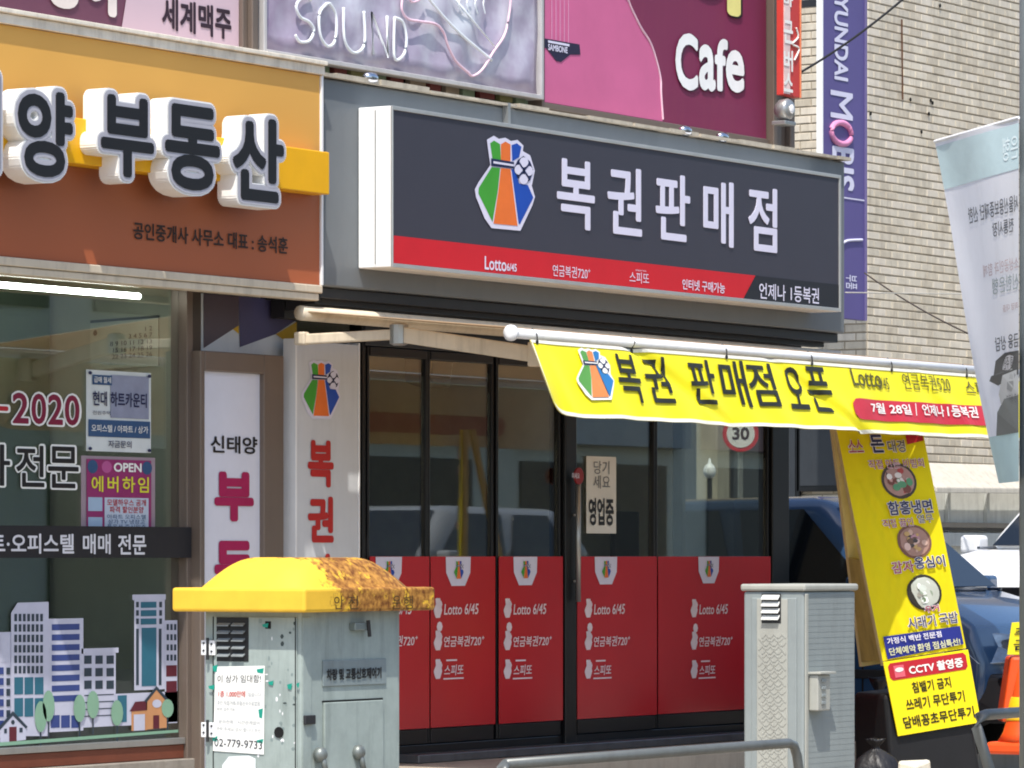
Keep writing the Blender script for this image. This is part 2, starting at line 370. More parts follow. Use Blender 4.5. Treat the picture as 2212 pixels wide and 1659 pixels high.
MB().box(x_p0 + .3, x_p1 + .02, -.20, -.05, Z_ST + .002, .03).build('threshold', M('threshold_steel', '#6a6a6c', .4, metal=.6, var=.12, dirt=.4), shop, bevel=.006)
# glass return wall on the yard side and the room behind
gx = py(1690, 0, 0).x
MB().box(gx - .02, gx + .02, .06, .75, .0, .1).box(gx - .02, gx + .02, .06, .75, 2.4, 2.46).box(gx - .025, gx + .025, .75, .82, 0, 2.6).build('side_frame', m_black, shop, bevel=.004)
MB().box(gx - .004, gx + .004, .062, .748, .102, 2.398).build('glass_pane', m_glass, shop)
m_inwall = M('room_wall', '#d2d4c8', .8, var=.1)
MB().box(gx - .03, gx + .1, .822, 4.0, -.02, 2.9).build('side_wall', m_inwall, shop)
MB().box(X_L - .4, gx - .032, 3.9, 4.0, 0, 2.9).build('back_wall', M('back_wall_paint', '#c6cabc', .8, var=.15, scale=1.5), shop)
MB().box(X_L - .4, gx - .032, .07, 3.89, -.015, 0.0).build('room_floor', M('room_floor_vinyl', '#8a8578', .4), shop)
MB().box(X_L - .4, gx - .032, .07, 3.89, 2.62, 2.7).build('room_ceiling', M('room_ceiling_board', '#c8c8c0', .8), shop)
# upper storey wall carrying the hoardings
bl = thing('upper_storey', 'tiled upper floor wall behind the large hoardings above the two shops', 'building', (-3, .05, fa_l[2]))
MB().box(-8, XR - .05, .05, 4.2, fa_l[2] - .2, 7.2).build('wall', M('upper_wall', '#5f5850', .8, var=.2, dirt=.4), bl)
MB().box(-8, X_L - .42, 1.9, 4.2, -.02, fa_l[2] - .21).build('rear_wall', M('rear_wall_dark', '#3e4436', .8, var=.2, scale=1), bl)
# ------------------------------------------------------------------ lottery sign box
a = fr(845, 1815, 228, 577, -.62)
sx0, sx1, sz1, sz0 = a
sign = thing('sign_box', 'charcoal lottery light box sign with colourful bag and red stripe', 'sign', ((sx0 + sx1) / 2, -.6, sz0))
MB().box(sx0, sx1, -.615, -.402, sz0, sz1).build('cabinet', M('sign_cabinet_white', '#f2f2f0', .4, var=.02), sign, bevel=.006)
MB().box(sx0 - .004, sx0 - .0005, -.52, -.515, sz0 + .02, sz1 - .02).build('side_seam', m_alu, sign)
fw = .022
MB().box(sx0, sx1, -.628, -.6155, sz1 - fw, sz1).box(sx0, sx1, -.628, -.6155, sz0, sz0 + fw).box(sx0, sx0 + .012, -.628, -.6155, sz0 + fw, sz1 - fw).box(sx1 - fw, sx1, -.628, -.6155, sz0 + fw, sz1 - fw).build('frame', M('sign_trim', '#c9c9c6', .3, metal=.6), sign, bevel=.002)
MB().box(sx0 + .012, sx1 - fw, -.62, -.6158, sz0 + fw, sz1 - fw).build('face', m_signface, sign)
ys = -.6225
zr = py(845, 508, ys).z
xq0, xq1 = py(1606, 640, ys).x, py(1632, 595, ys).x
mb = MB(); poly(mb, [(sx0 + .014, sz0 + fw + .002), (xq0, sz0 + fw + .002), (xq1, zr), (sx0 + .014, zr)], lambda p, q: Vector((p, ys, q)))
mb.build('red_stripe', m_red, sign)
mb = MB(); poly(mb, [(xq0 + .004, sz0 + fw + .002), (sx1 - fw - .002, sz0 + fw + .002), (sx1 - fw - .002, zr), (xq1 + .004, zr)], lambda p, q: Vector((p, ys, q)))
mb.build('dark_stripe', M('stripe_black', '#222228', .45), sign)
ex = fr(1025, 1155, 287, 488, ys)
mb = MB(); emblem(mb, plane_fn((ex[0], ys - .002, ex[3]), (ex[1] - ex[0], 0, 0), (0, 0, ex[2] - ex[3])), OUT); mb.build('emblem', EMB, sign)
zt_, zb_ = py(1205, 340, ys).z, py(1205, 490, ys).z
for ch, u0, u1 in (('복', 1203, 1284), ('권', 1312, 1386), ('판', 1416, 1490), ('매', 1519, 1584), ('점', 1616, 1678)):
    mb = MB(); xa, xb = py(u0, 0, ys).x, py(u1, 0, ys).x
    put_text(mb, ch, plane_fn((xa, ys - .003, zb_), (xb - xa, 0, 0), (0, 0, zt_ - zb_)), .016, depth=Vector((0, .003, 0)))
    mb.build('letter', m_print_white, sign)
mb = MB()
for tx, u0, u1, v0, v1, of in (('Lotto', 1047, 1094, 553, 582, .015), ('6/45', 1095, 1116, 568, 585, .02), ('연금복권720⁺', 1194, 1275, 571, 596, .0), ('스피또', 1360, 1402, 586, 610, .0), ('SPEETTO', 1373, 1396, 582, 585, .0), ('인터넷 구매가능', 1474, 1566, 602, 625, .015)):
    ftext(mb, tx, u0, u1, v0, v1, ys - .002, of)
ftext(mb, '언제나', 1640, 1697, 610, 645, ys - .002, .01); ftext(mb, '1등복권', 1708, 1769, 616, 651, ys - .002, .01)
mb.build('small_lettering', m_print_white, sign)
# ------------------------------------------------------------------ orange estate agent sign
o0 = fr(0, 692, 55, 562, -.45)
oz1 = py(690, 163, -.45).z; oz0 = py(690, 616, -.45).z; oxr = py(691, 163, -.45).x; oxl = -6.5
est = thing('fascia_sign', 'orange and brown estate agent sign with thick raised white edged letters', 'sign', (-2.5, -.4, oz0))
m_og = grad_z('orange_brown_print', [(0, '#a85a36'), (1, '#dba650'), (.40, '#9a5836'), (.62, '#c68f48'), (.68, '#d09c4a')], oz0, oz1)
MB().box(oxl, oxr, -.45, -.02, oz0, oz1).build('board', m_og, est, bevel=.004)
MB().box(oxr + .001, oxr + .02, -.46, -.03, oz0, oz1).build('end_trim', m_white, est, bevel=.002)
MB().box(oxl, oxr + .02, -.47, -.02, oz1 + .002, oz1 + .05).box(oxl, oxr + .02, -.49, -.44, oz1 + .052, oz1 + .075).build('top_trim', M('trim_sunlit', '#e2d9c8', .5, var=.12, scale=9, dirt=.45, dcol='#6b5d4c'), est, bevel=.004)  # paler than the bottom trim: sunlight on the top put into its colour
MB().box(oxl, oxr + .0, -.47, -.40, oz0 - .045, oz0 - .002).box(oxl, oxr - .02, -.46, -.38, oz0 - .085, oz0 - .047).build('bottom_trim', m_cream, est, bevel=.006)
for k in range(9):
    x0 = oxl + k * .62
    MB().box(x0, min(x0 + .612, oxr - .05), -.378, -.03, oz0 - .05, oz0 - .035 + random.uniform(0, .006)).build('soffit_board', M(['soffit_ochre', 'soffit_tan', 'soffit_brown'][k % 3], ['#9c7a34', '#a3803c', '#8d6c38'][k % 3], .6, var=.15, dirt=.3), est)
yb = fr(560, 712, 308, 402, -.56)
MB().box(-5.0, yb[1], -.56, -.452, yb[3], yb[2]).build('yellow_bar', M('bar_yellow', '#e5a900', .4, var=.04), est, bevel=.006)
m_letter_side = M('letter_side_white', '#f3f2ee', .45, var=.03); m_letter_rim = M('letter_rim_grey', '#aaa9b2', .4)
for ch, u0, u1, v0, v1 in (('태', -120, 6, 128, 372), ('양', 27, 163, 172, 388), ('부', 207, 338, 186, 388), ('동', 346, 480, 206, 416), ('산', 492, 618, 232, 440)):
    xa, xb, zt, zb = fr(u0, u1, v0, v1, -.66)
    mb = MB(); put_text(mb, ch, plane_fn((xa, -.66, zb), (xb - xa, 0, 0), (0, 0, zt - zb)), .1, depth=Vector((0, .12, 0)))
    L_ = mb.build('letter', m_letter_side, est)
    g = .018
    mb = MB(); put_text(mb, ch, plane_fn((xa + g * .5, -.664, zb + g * .5), (xb - xa - g, 0, 0), (0, 0, zt - zb - g)), .085); mb.build('letter_rim', m_letter_rim, L_)
    g = .058
    mb = MB(); put_text(mb, ch, plane_fn((xa + g * .5, -.668, zb + g * .5), (xb - xa - g, 0, 0), (0, 0, zt - zb - g)), .032); mb.build('letter_face', m_ink, L_)
mb = MB(); ftext(mb, '공인중개사 사무소 대표 : 송석훈', 288, 622, 478, 516, -.455, .02); mb.build('small_lettering', M('brown_ink', '#2a1710', .5), est)
# ------------------------------------------------------------------ hoardings on the upper floor
def hoard(name, label, u0, u1, vt, vb, y, face_mat, fw=.05, fm=None, z_over=None):
    x0, x1, z1, z0 = fr(u0, u1, vt, vb, y)
    if z_over: z1 = z_over
    t = thing(name, label, 'sign', ((x0 + x1) / 2, y, z0))
    MB().box(x0, x1, y, y + .08, z0, z1).build('face', face_mat, t)
    fm = fm or m_brown
    MB().box(x0 - fw, x0 - .001, y - .03, y + .1, z0 - fw, z1).box(x1 + .001, x1 + fw, y - .03, y + .1, z0 - fw, z1).box(x0, x1, y - .03, y + .1, z0 - fw, z0 - .001).build('frame', fm, t, bevel=.004)
    return t, x0, x1, z0, z1
yh = -.22
m_wine = M('hoarding_wine', '#6a4052', .45, var=.06)
t, hx0, hx1, hz0, hz1 = hoard('hoarding', 'purple and pale pink beer hoarding above the orange sign', -160, 515, -30, 18, yh, m_wine, .04, z_over=6.6)
z0b = hz0; mb = MB()
def hp(u, v): return py(u, v, yh - .004)
mb.add([hp(262, 66), Vector((hx1 - .002, yh - .004, hz0 + .002)), Vector((hx1 - .002, yh - .004, 6.5)), hp(330, -30) + Vector((0, 0, .8))], [(0, 1, 2, 3)])
mb.build('pink_panel', grad_z('pink_blend', [(0, '#c9aeb8'), (1, '#dcc6cc')], hz0, hz0 + 1.2), t)
mb = MB(); ftext(mb, '세계맥주', 350, 500, -8, 62, yh - .007, .03); mb.build('lettering', M('plum_ink', '#33212c', .5), t)
mb = MB(); ftext(mb, '왕이', 95, 252, -130, 12, yh - .007, .07); mb.build('large_lettering', M('cream_ink', '#ddd2cc', .5), t)
# posts between
x0 = py(526, 0, yh).x; x1 = py(560, 0, yh).x
pt = thing('steel_post', 'grey brown steel post between the beer and sound hoardings', 'post', (x0, yh, 3.3))
MB().box(x0, x0 + .05, yh - .06, yh + .1, hz0 - .1, 6.6).box(x0 + .056, x1, yh - .02, yh + .1, hz0 - .14, 6.6).build('post', m_brown, pt, bevel=.006)
# sound hoarding (creased vinyl)
m_vinyl = M('grey_violet_vinyl', '#8f8a9c', .3, var=.25, scale=1.3, spec=.6)
nv = m_vinyl.node_tree; rr = [n for n in nv.nodes if n.type == 'VALTORGB'][0]
e = rr.color_ramp.elements; e[0].color = lin('#937d98') + [1]; e[1].color = lin('#d4d8df') + [1]; k = e.new(.5); k.color = lin('#aca3b6') + [1]
x0, x1, z1, z0 = fr(568, 1160, -40, 105, yh - .03)
ts = thing('hoarding', 'grey violet vinyl hoarding with neon style SOUND lettering and guitar outline', 'sign', ((x0 + x1) / 2, yh, z0))
nx, nz = 60, 30; mb = MB(); vs_ = []
def vin(x, z):
    s_ = (x - x0) * 7.5; q = (z - z0) * 7.
    return yh - .03 + .012 * math.sin(s_ * .9 + q * .7) * math.sin(q * 1.1 - s_ * .3) + .008 * math.sin(s_ * 2.3 - q * 1.9)
for j in range(nz + 1):
    for i in range(nx + 1):
        x = x0 + (x1 - x0) * i / nx; z = z0 + (6.4 - z0) * j / nz; vs_.append((x, vin(x, z), z))
mb.add(vs_, [(j * (nx + 1) + i, j * (nx + 1) + i + 1, (j + 1) * (nx + 1) + i + 1, (j + 1) * (nx + 1) + i) for j in range(nz) for i in range(nx)])
sd = mb.build('vinyl_sheet', m_vinyl, ts, smooth=True); sm = sd.modifiers.new('thick', 'SOLIDIFY'); sm.thickness = .004
MB().box(x0 - .03, x0 - .002, yh - .06, yh + .05, z0 - .03, 6.4).box(x1 + .002, x1 + .03, yh - .06, yh + .05, z0 - .03, 6.4).box(x0, x1, yh - .06, yh + .02, z0 - .03, z0 - .004).build('frame', M('hoarding_frame_grey', '#c2bfbe', .4, metal=.2, dirt=.25), ts, bevel=.004)
m_neon = M('neon_print_white', '#e6ebee', .4); m_neonp = M('neon_print_pink', '#e6c4d2', .4)
def upath(mb, pts, r, yy=yh - .052, mi=0, n=6):
    mb.tube([py(u, v, yy) for u, v in pts], r, n, mi)
def bez(p, n=8):
    out = []
    for i in range(len(p) - 1):
        p0, p1, p2, p3 = p[max(i - 1, 0)], p[i], p[i + 1], p[min(i + 2, len(p) - 1)]
        for k in range(n):
            t_ = k / n
            out.append(tuple(.5 * (2 * p1[c] + (p2[c] - p0[c]) * t_ + (2 * p0[c] - 5 * p1[c] + 4 * p2[c] - p3[c]) * t_ ** 2 + (3 * p1[c] - p0[c] - 3 * p2[c] + p3[c]) * t_ ** 3) for c in (0, 1)))
    return out + [p[-1]]
mb = MB()
upath(mb, bez([(672, 0), (655, -6), (640, 12), (648, 36), (668, 48), (678, 66), (668, 88), (648, 90), (638, 76)]), .009)
upath(mb, bez([(706, 8), (690, 30), (692, 76), (708, 100), (724, 86), (726, 36), (714, 10), (706, 8)]), .009)
upath(mb, bez([(742, 16), (744, 84), (760, 112), (778, 110), (788, 88), (786, 24)]), .009)
upath(mb, [(806, 118), (803, 28), (838, 122), (836, 34)], .009)
upath(mb, bez([(852, 38), (852, 124), (872, 118), (878, 84), (870, 48), (852, 38)]), .009)
mb.build('neon_lettering', m_neon, ts, smooth=True)
mb = MB()
upath(mb, bez([(870, -10), (868, 20), (880, 40), (905, 46), (940, 52), (958, 70), (968, 100), (985, 132), (1010, 156), (1022, 164), (1042, 150), (1066, 112), (1090, 75), (1100, 30), (1104, -10)]), .008)
upath(mb, bez([(878, -10), (890, 4), (905, 0), (915, -10)]), .006); upath(mb, bez([(920, -10), (960, 38), (1000, 78), (1062, 130)]), .009, mi=1); upath(mb, [(978, -8), (1068, 100)], .006, mi=1)
for k in range(4): upath(mb, bez([(1000 + k * 16, -10), (990 + k * 18, 8), (1000 + k * 16, 30)]), .005, mi=1)
mb.build('guitar_outline', [m_neonp, m_neon], ts, smooth=True)
# cafe hoarding
x0, x1, z1, z0 = fr(1168, 1655, -40, 220, yh)
tc = thing('hoarding', 'maroon cafe hoarding with pink guitar body and white lettering', 'sign', ((x0 + x1) / 2, yh, z0))
MB().box(x0, x1, yh, yh + .08, z0, 6.4).build('face', M('hoarding_maroon', '#7a2a4c', .5, var=.06, scale=1, dirt=.15, dcol='#8a4a4c'), tc)
MB().box(x0 - .03, x0 - .002, yh - .03, yh + .1, z0 - .05, 6.4).box(x0, x1, yh - .02, yh + .1, z0 - .04, z0 - .002).build('frame', m_brown, tc, bevel=.004)
mb = MB(); yq = yh - .004
edge = bez([(1300, -60), (1350, -10), (1365, 20), (1385, 60), (1405, 92), (1418, 130), (1427, 170), (1428, 200), (1432, 258)], 5)
pts = [(py(u, v, yq).x, py(u, v, yq).z) for u, v in edge if py(u, v, yq).z > z0 + .003]
pts = pts + [(pts[-1][0], z0 + .003), (x0 + .003, z0 + .003), (x0 + .003, pts[0][1])]
poly(mb, pts, lambda p, q: Vector((p, yq, q))); mb.build('guitar_body', M('guitar_pink', '#c9658f', .5, var=.08, scale=1.5), tc)
mb = MB(); upath(mb, [e_ for e_ in edge if py(e_[0], e_[1], yq).z > z0], .007, yh - .006); mb.build('guitar_edge', m_neonp, tc)
mb = MB(); br = [(1170, 82), (1252, 96), (1254, 118), (1232, 118), (1212, 134), (1202, 132), (1180, 104), (1170, 102)]
poly(mb, [(py(u, v, yq - .003).x, py(u, v, yq - .003).z) for u, v in br][::-1], lambda p, q: Vector((p, yq - .003, q)))
mb.build('guitar_bridge', M('bridge_navy', '#25203a', .5), tc)
mb = MB(); ftext(mb, 'SAMBONE', 1184, 1226, 94, 108, yq - .006, .03); mb.box(py(1182, 0, yq).x, py(1228, 0, yq).x, yq - .007, yq - .006, py(1182, 92, yq).z, py(1182, 87, yq).z); mb.build('bridge_lettering', m_print_white, tc)
mb = MB()
for k in range(5):
    u = 1190 + k * 9; mb.box(py(u, 0, yq).x, py(u, 0, yq).x + .008, yq - .004, yq - .003, py(u, 84 + k * 2, yq).z, 6.3)
mb.build('guitar_string', M('string_pink', '#d493b5', .4), tc)
mb = MB()
ftext(mb, 'C', 1459, 1508, 66, 190, yq - .006, .03); ftext(mb, 'a', 1510, 1546, 93, 193, yq - .006, .03); ftext(mb, 'f', 1544, 1572, 80, 195, yq - .006, .03); ftext(mb, 'e', 1568, 1608, 104, 196, yq - .006, .03)
mb.build('lettering', M('lettering_white', '#efefec', .5), tc)
mb = MB()
ftext(mb, 'C', 1463, 1512, 68, 193, yq - .0045, .035); ftext(mb, 'a', 1514, 1550, 95, 196, yq - .0045, .035); ftext(mb, 'f', 1548, 1576, 82, 198, yq - .0045, .035); ftext(mb, 'e', 1572, 1611, 106, 198, yq - .0045, .035)
mb.build('letter_outline', M('outline_dark', '#4a2036', .5), tc)
mb = MB(); ftext(mb, '이', 1486, 1600, -135, 14, yq - .006, .07); mb.build('top_lettering', M('pale_yellow_ink', '#e8e08a', .5), tc)
mb = MB(); ftext(mb, '이', 1488, 1604, -133, 18, yq - .0045, .08); mb.build('top_outline', m_ink, tc)
xp0, xp1 = py(1657, 0, yh).x, py(1700, 0, yh).x
pt = thing('steel_post', 'grey brown steel post at the right end of the cafe hoarding', 'post', (xp0, yh, 3.3))
MB().box(xp0 + .003, xp0 + .1, yh - .05, yh + .12, z0 - .06, 6.4).box(xp0 + .106, xp1 - .06, yh - .02, yh + .12, z0 - .08, 6.4).box(xp1 - .056, xp1, yh - .06, yh + .12, z0 - .1, 6.4).build('post', m_brown, pt, bevel=.006)
# mosaic course below the sound hoarding
mos = thing('mosaic_course', 'row of red green and cream blocks under the violet hoarding', 'tile trim', (1, -.12, fa_l[2]))
cols = [M('mosaic_red', '#7d3f3c', .6, var=.15), M('mosaic_cream', '#a3927f', .6, var=.15), M('mosaic_green', '#84957c', .6, var=.15), M('mosaic_olive', '#8d8a5e', .6, var=.15)]
xm = py(600, 120, -.15).x; xe = py(1162, 200, -.15).x; k = 0
MB().box(xm, xe, -.11, .04, fa_l[2] + .05, fa_l[2] + .22).build('backing', m_darkgap, mos)
while xm < xe:
    wv = random.uniform(.10, .16)
    MB().box(xm, xm + wv, -.15, -.112, fa_l[2] + .075 + random.uniform(-.01, .01), fa_l[2] + .165).build('tile', cols[[0, 1, 2, 0, 3, 2, 0, 1][k % 8]], mos, bevel=.006)
    xm += wv + random.uniform(.035, .07); k += 1
# bulb fittings and bits on the flashing
for i, (u, v) in enumerate(((800, 168), (1480, 282), (1560, 296))):
    p = py(u, v, -.42)
    lt = thing('bullet_lamp', ['small metal spot fitting on the flashing beneath the violet hoarding', 'small metal spot fitting on the flashing under the middle of the cafe hoarding', 'small metal spot fitting on the flashing beneath the word Cafe'][i], 'lamp', p, 'spot fittings along the flashing')
    MB().lathe(p, [(.018, -.05), (.03, -.02), (.032, .03), (.02, .05)], 10, 'x').build('lamp_shade', m_chrome, lt, smooth=True)
    MB().tube([p, p + Vector((0, .05, -.03))], .008, 6).build('bracket', m_dark, lt)
# ------------------------------------------------------------------ estate agent shop: window, posts, room
ZT = py(385, 626, 0).z; ZB = py(385, 1592, 0).z; xw = py(385, 1000, 0).x
ag = thing('estate_agent_shop', 'estate agent shop window with town picture and lettering on its glass', 'shop', (xw - 2, 0, 0))
MB().box(-6.5, xw, -.004, .004, ZB, ZT + .02).build('glass_pane', m_glass2, ag)
MB().box(xw, xw + .05, -.06, .05, Z_ST, ZT + .1).build('frame_post', m_brown, ag, bevel=.004)
MB().box(xw + .056, xw + .16, -.03, .05, Z_ST, ZT + .1).build('frame_post', M('bronze_dark', '#4c443e', .4, metal=.3, dirt=.3), ag, bevel=.004)
MB().box(xw + .165, xw + .24, .02, .05, Z_ST, ZT + .1).build('dark_joint', m_darkgap, ag)
MB().box(-6.5, xw - .002, -.03, .05, ZT + .022, ZT + .1).build('head_rail', m_brown, ag, bevel=.004)
MB().box(-6.5, xw - .002, -.05, .05, ZB - .035, ZB - .002).build('sill_rail', m_alu, ag, bevel=.003)
MB().box(-6.5, xw - .002, -.04, .05, ZB - .11, ZB - .037).build('sill', M('sill_brown', '#6e3a28', .55, var=.12), ag, bevel=.004)
MB().box(-6.5, xw + .25, -.08, .05, Z_ST + .001, ZB - .112).build('stall_riser', m_concrete, ag, bevel=.006)
# room
xs = xw + .02
MB().box(xs, xs + .1, .06, 1.88, 0, 2.75).build('side_wall', M('office_wall', '#878b7a', .8, var=.06), ag)
MB().box(-8, xs - .002, .06, 1.88, -.01, 0).build('office_floor', M('office_floor_vinyl', '#4d4a42', .5), ag)
MB().box(-8, xs - .002, .06, 1.88, 2.72, 2.8).build('office_ceiling', M('office_ceiling_board', '#8a8c80', .8), ag)
yd = px(112, 900, xs - .05).y
MB().box(xs - .9, xs - .06, min(yd, 1.5), 1.86, 0, 2.6).build('cupboard', M('cupboard_green', '#3c4a30', .6, var=.2), ag, bevel=.01)
# strip lamp
ta, tb = py(-60, 604, .13), py(300, 640, .13)
lam = thing('strip_lamp', 'glowing white fluorescent strip inside the estate agent window', 'lamp', tb)
MB().tube([Vector((-5.2, .13, tb.z)), tb], .016, 10).build('tube', emit('strip_glow', '#f4fbf4', 14.0), lam, smooth=True)
MB().box(-5.3, tb.x + .05, .12, .17, tb.z + .05, tb.z + .08).build('housing', m_white, lam, bevel=.004)
# calendar on the side wall
cal = thing('wall_calendar', 'paper month calendar with black top bar on the office wall', 'calendar', px(270, 760, xs - .01))
q = [px(195, 695, xs - .012), px(342, 684, xs - .012), px(342, 790, xs - .012), px(195, 800, xs - .012)]
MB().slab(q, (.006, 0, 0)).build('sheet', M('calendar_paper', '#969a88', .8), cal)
MB().slab([px(195, 692, xs - .016), px(342, 681, xs - .016), px(342, 686, xs - .016), px(195, 698, xs - .016)], (.01, 0, 0)).build('top_bar', m_ink, cal)
mb = MB(); fn = quad_fn(q[3], q[2], q[0], q[1])
put_text(mb, '      1 2\n  3 4 5 6 7\n8 9 10 11 12 13\n15 16 17 18 19\n22 23 24 25 26', sub_fn(fn, .3, .92, .2, .82, Vector((-.004, 0, 0))), .01, align='RIGHT')
put_text(mb, '●', sub_fn(fn, .05, .11, .7, .82, Vector((-.004, 0, 0))), 0)
mb.build('dates', m_ink, cal)
# posters behind the glass
def poster(name, label, u0, u1, v0, v1, y, base, cat='poster'):
    x0, x1, z1, z0 = fr(u0, u1, v0, v1, y)
    t = thing(name, label, cat, ((x0 + x1) / 2, y, z0))
    MB().box(x0, x1, y, y + .004, z0, z1).build('sheet', base, t)
    def fn(a, b): return Vector((x0 + (x1 - x0) * a, y - .0035, z0 + (z1 - z0) * b))
    return t, fn
m_steel = M('poster_blue', '#2f5076', .5); m_pgrey = M('poster_greyblue', '#8b90a4', .5, var=.12, scale=9)
t, fn = poster('flat_notice', 'white and blue property notice on the glass above the pink poster', 187, 326, 798, 974, -.012, M('notice_white', '#cfd4d2', .5))
def rect(mb, fn, a0, a1, b0, b1, mi=0, l=0.): poly(mb, [(a0, b0), (a1, b0), (a1, b1), (a0, b1)], lambda a, b: fn(a, b) + OUT * l, mi)
mb = MB(); rect(mb, fn, .36, .96, .42, .95, 0); rect(mb, fn, .02, .98, .18, .39, 1); rect(mb, fn, .08, .38, .82, .94, 1, .001)
mb.build('print', [m_pgrey, m_steel], t)
mb = MB(); put_text(mb, '급매 월세', sub_fn(fn, .1, .36, .845, .92, OUT * .003), .01, 1); put_text(mb, '현대 하트카운티', sub_fn(fn, .08, .92, .56, .74, OUT * .003), .02, 0); put_text(mb, '전원주택', sub_fn(fn, .08, .35, .45, .5, OUT * .003), 0, 0)
put_text(mb, '오피스텔 / 아파트 / 상가', sub_fn(fn, .06, .94, .24, .33, OUT * .003), .01, 1); put_text(mb, '자금문의', sub_fn(fn, .32, .68, .05, .14, OUT * .003), .01, 0)
for a_, b_ in ((.04, .96), (.96, .96), (.04, .03), (.96, .03)): poly(mb, ell(a_, b_, .03, .022, 8), lambda a, b: fn(a, b) + OUT * .004, 0)
mb.build('lettering', [m_navy, m_paper], t)
t, fn = poster('open_poster', 'pink poster headed OPEN with yellow words below the property notice', 176, 335, 984, 1150, -.012, M('poster_mauve', '#9a8890', .5))
mb = MB(); rect(mb, fn, .06, .94, .02, .96, 0); rect(mb, fn, .3, .9, .04, .46, 1, .001); rect(mb, fn, .08, .27, .28, .46, 2, .001); rect(mb, fn, .08, .27, .04, .2, 2, .001)
poly(mb, ell(.14, .86, .07, .09), lambda a, b: fn(a, b) + OUT * .001, 3); poly(mb, ell(.88, .86, .07, .09), lambda a, b: fn(a, b) + OUT * .001, 3); poly(mb, ell(.33, .86, .07, .08), lambda a, b: fn(a, b) + OUT * .001, 4)
mb.build('print', [M('poster_magenta', '#8e2a63', .5), M('poster_pale', '#b9c4d2', .5), M('poster_sky', '#9fb6cc', .5), m_steel, M('poster_rose', '#b0538a', .5)], t)
mb = MB(); put_text(mb, 'OPEN', sub_fn(fn, .42, .8, .8, .92, OUT * .003), .03, 0); put_text(mb, '에버하임', sub_fn(fn, .12, .90, .53, .74, OUT * .003), .018, 1, sp=1.25)
put_text(mb, '모델하우스 공개\n파격 할인분양', sub_fn(fn, .33, .86, .26, .44, OUT * .003), .01, 2); put_text(mb, '아파트 오피스텔\n상가 TV 냉장고\n풀옵션 즉시입주', sub_fn(fn, .33, .86, .05, .24, OUT * .003), 0, 3)
mb.build('lettering', [m_paper, M('poster_yellow', '#d8d23c', .5), m_redink, m_steel], t)
# lettering on the glass
yg = -.008
def outlined(name, body, u0, u1, v0, v1, fill, rim, o1, o2, parent, lab=None):
    mb = MB(); ftext(mb, body, u0, u1, v0, v1, yg - .003, o1); p = mb.build(name, fill, parent)
    mb = MB(); ftext(mb, body, u0 - 4, u1 + 4, v0 - 4.5, v1 + 4, yg, o2); mb.build(name + '_outline', rim, parent); return p
for ch, u0, u1 in (('-', -6, 18), ('2', 27, 62), ('0', 68, 100), ('2', 104, 136), ('0', 140, 172)):
    if ch == '-': outlined('glass_digit', ch, u0, u1, 877, 887, m_redink, m_paper, .04, .05, ag)
    else: outlined('glass_digit', ch, u0, u1, 846 + u0 * .05, 913 + u0 * .04, M('crimson_ink', '#7c1236', .5), m_paper, .02, .06, ag)
for ch, u0, u1 in (('가', -55, 22), ('전', 35, 96), ('문', 104, 170)):
    outlined('glass_letter', ch, u0, u1, 960 + u0 * .035, 1050 + u0 * .035, m_ink, m_paper, .015, .05, ag)
sb = fr(-600, 412, 1126, 1210, yg); zt = py(412, 1139, yg).z; zb = py(412, 1205, yg).z
MB().box(-6.4, py(412, 0, -.07).x, -.075, -.07, zb, zt).build('black_band', M('band_black', '#1d1d22', .5), ag)
mb = MB(); ftext(mb, '트·오피스텔', -22, 160, 1152, 1196, -.078, .02); ftext(mb, '매매', 179, 239, 1153, 1197, -.078, .02); ftext(mb, '전문', 255, 316, 1154, 1198, -.078, .02)
mb.build('band_lettering', M('band_white', '#d5d5da', .5), ag)
# town picture on the lower glass: flat print
m_tw = M('town_white', '#babccd', .5); m_tb = M('town_blue', '#33447e', .5); m_tt = M('town_teal', '#2a6478', .5); m_tg = M('town_green', '#7fa58c', .5); m_tr = M('town_maroon', '#5a1f2c', .5); m_to = M('town_orange', '#c08a5e', .5); m_tk = M('town_dark', '#2c3a46', .5)
TW = [m_tw, m_tb, m_tt, m_tg, m_tr, m_to, m_tk]
def R(mb, u0, u1, v0, v1, mi, lay=0):
    y = yg - .0012 * lay
    x0, x1 = py(u0, 0, y).x, py(u1, 0, y).x; um = (u0 + u1) / 2
    z1, z0 = py(um, v0, y).z, py(um, v1, y).z
    mb.add([(x0, y, z0), (x1, y, z0), (x1, y, z1), (x0, y, z1)], [(0, 1, 2, 3)], mi)
def PG(mb, pts, mi, lay=0):
    y = yg - .0012 * lay; mb.add([py(u, v, y) for u, v in pts], [tuple(range(len(pts)))], mi)
def EL(mb, u, v, ru, rv, mi, lay=0): PG(mb, [(u + ru * math.cos(k * .4488), v + rv * math.sin(k * .4488)) for k in range(14)], mi, lay)
def town(f, lab=None):
    mb = MB(); f(mb); return mb.build('town_print', TW, ag, label=lab)
def b1(mb):
    R(mb, -60, 25, 1366, 1595, 0); R(mb, 2, 22, 1370, 1430, 0, 1)
    for j in range(6):
        R(mb, -20, 8, 1442 + j * 23, 1457 + j * 23, 1, 2); R(mb, 14, 22, 1442 + j * 23, 1457 + j * 23, 6, 2)
def b2(mb):
    PG(mb, [(24, 1590), (105, 1590), (105, 1300), (38, 1302), (24, 1324)], 0, 3)
    for j in range(6):
        for i in range(7): R(mb, 31 + i * 9.3, 37 + i * 9.3, 1326 + j * 22.5, 1342 + j * 22.5, 6, 4)
    for j in range(2):
        for i in range(3): R(mb, 31 + i * 22, 50 + i * 22, 1463 + j * 45, 1500 + j * 48, 2, 4)
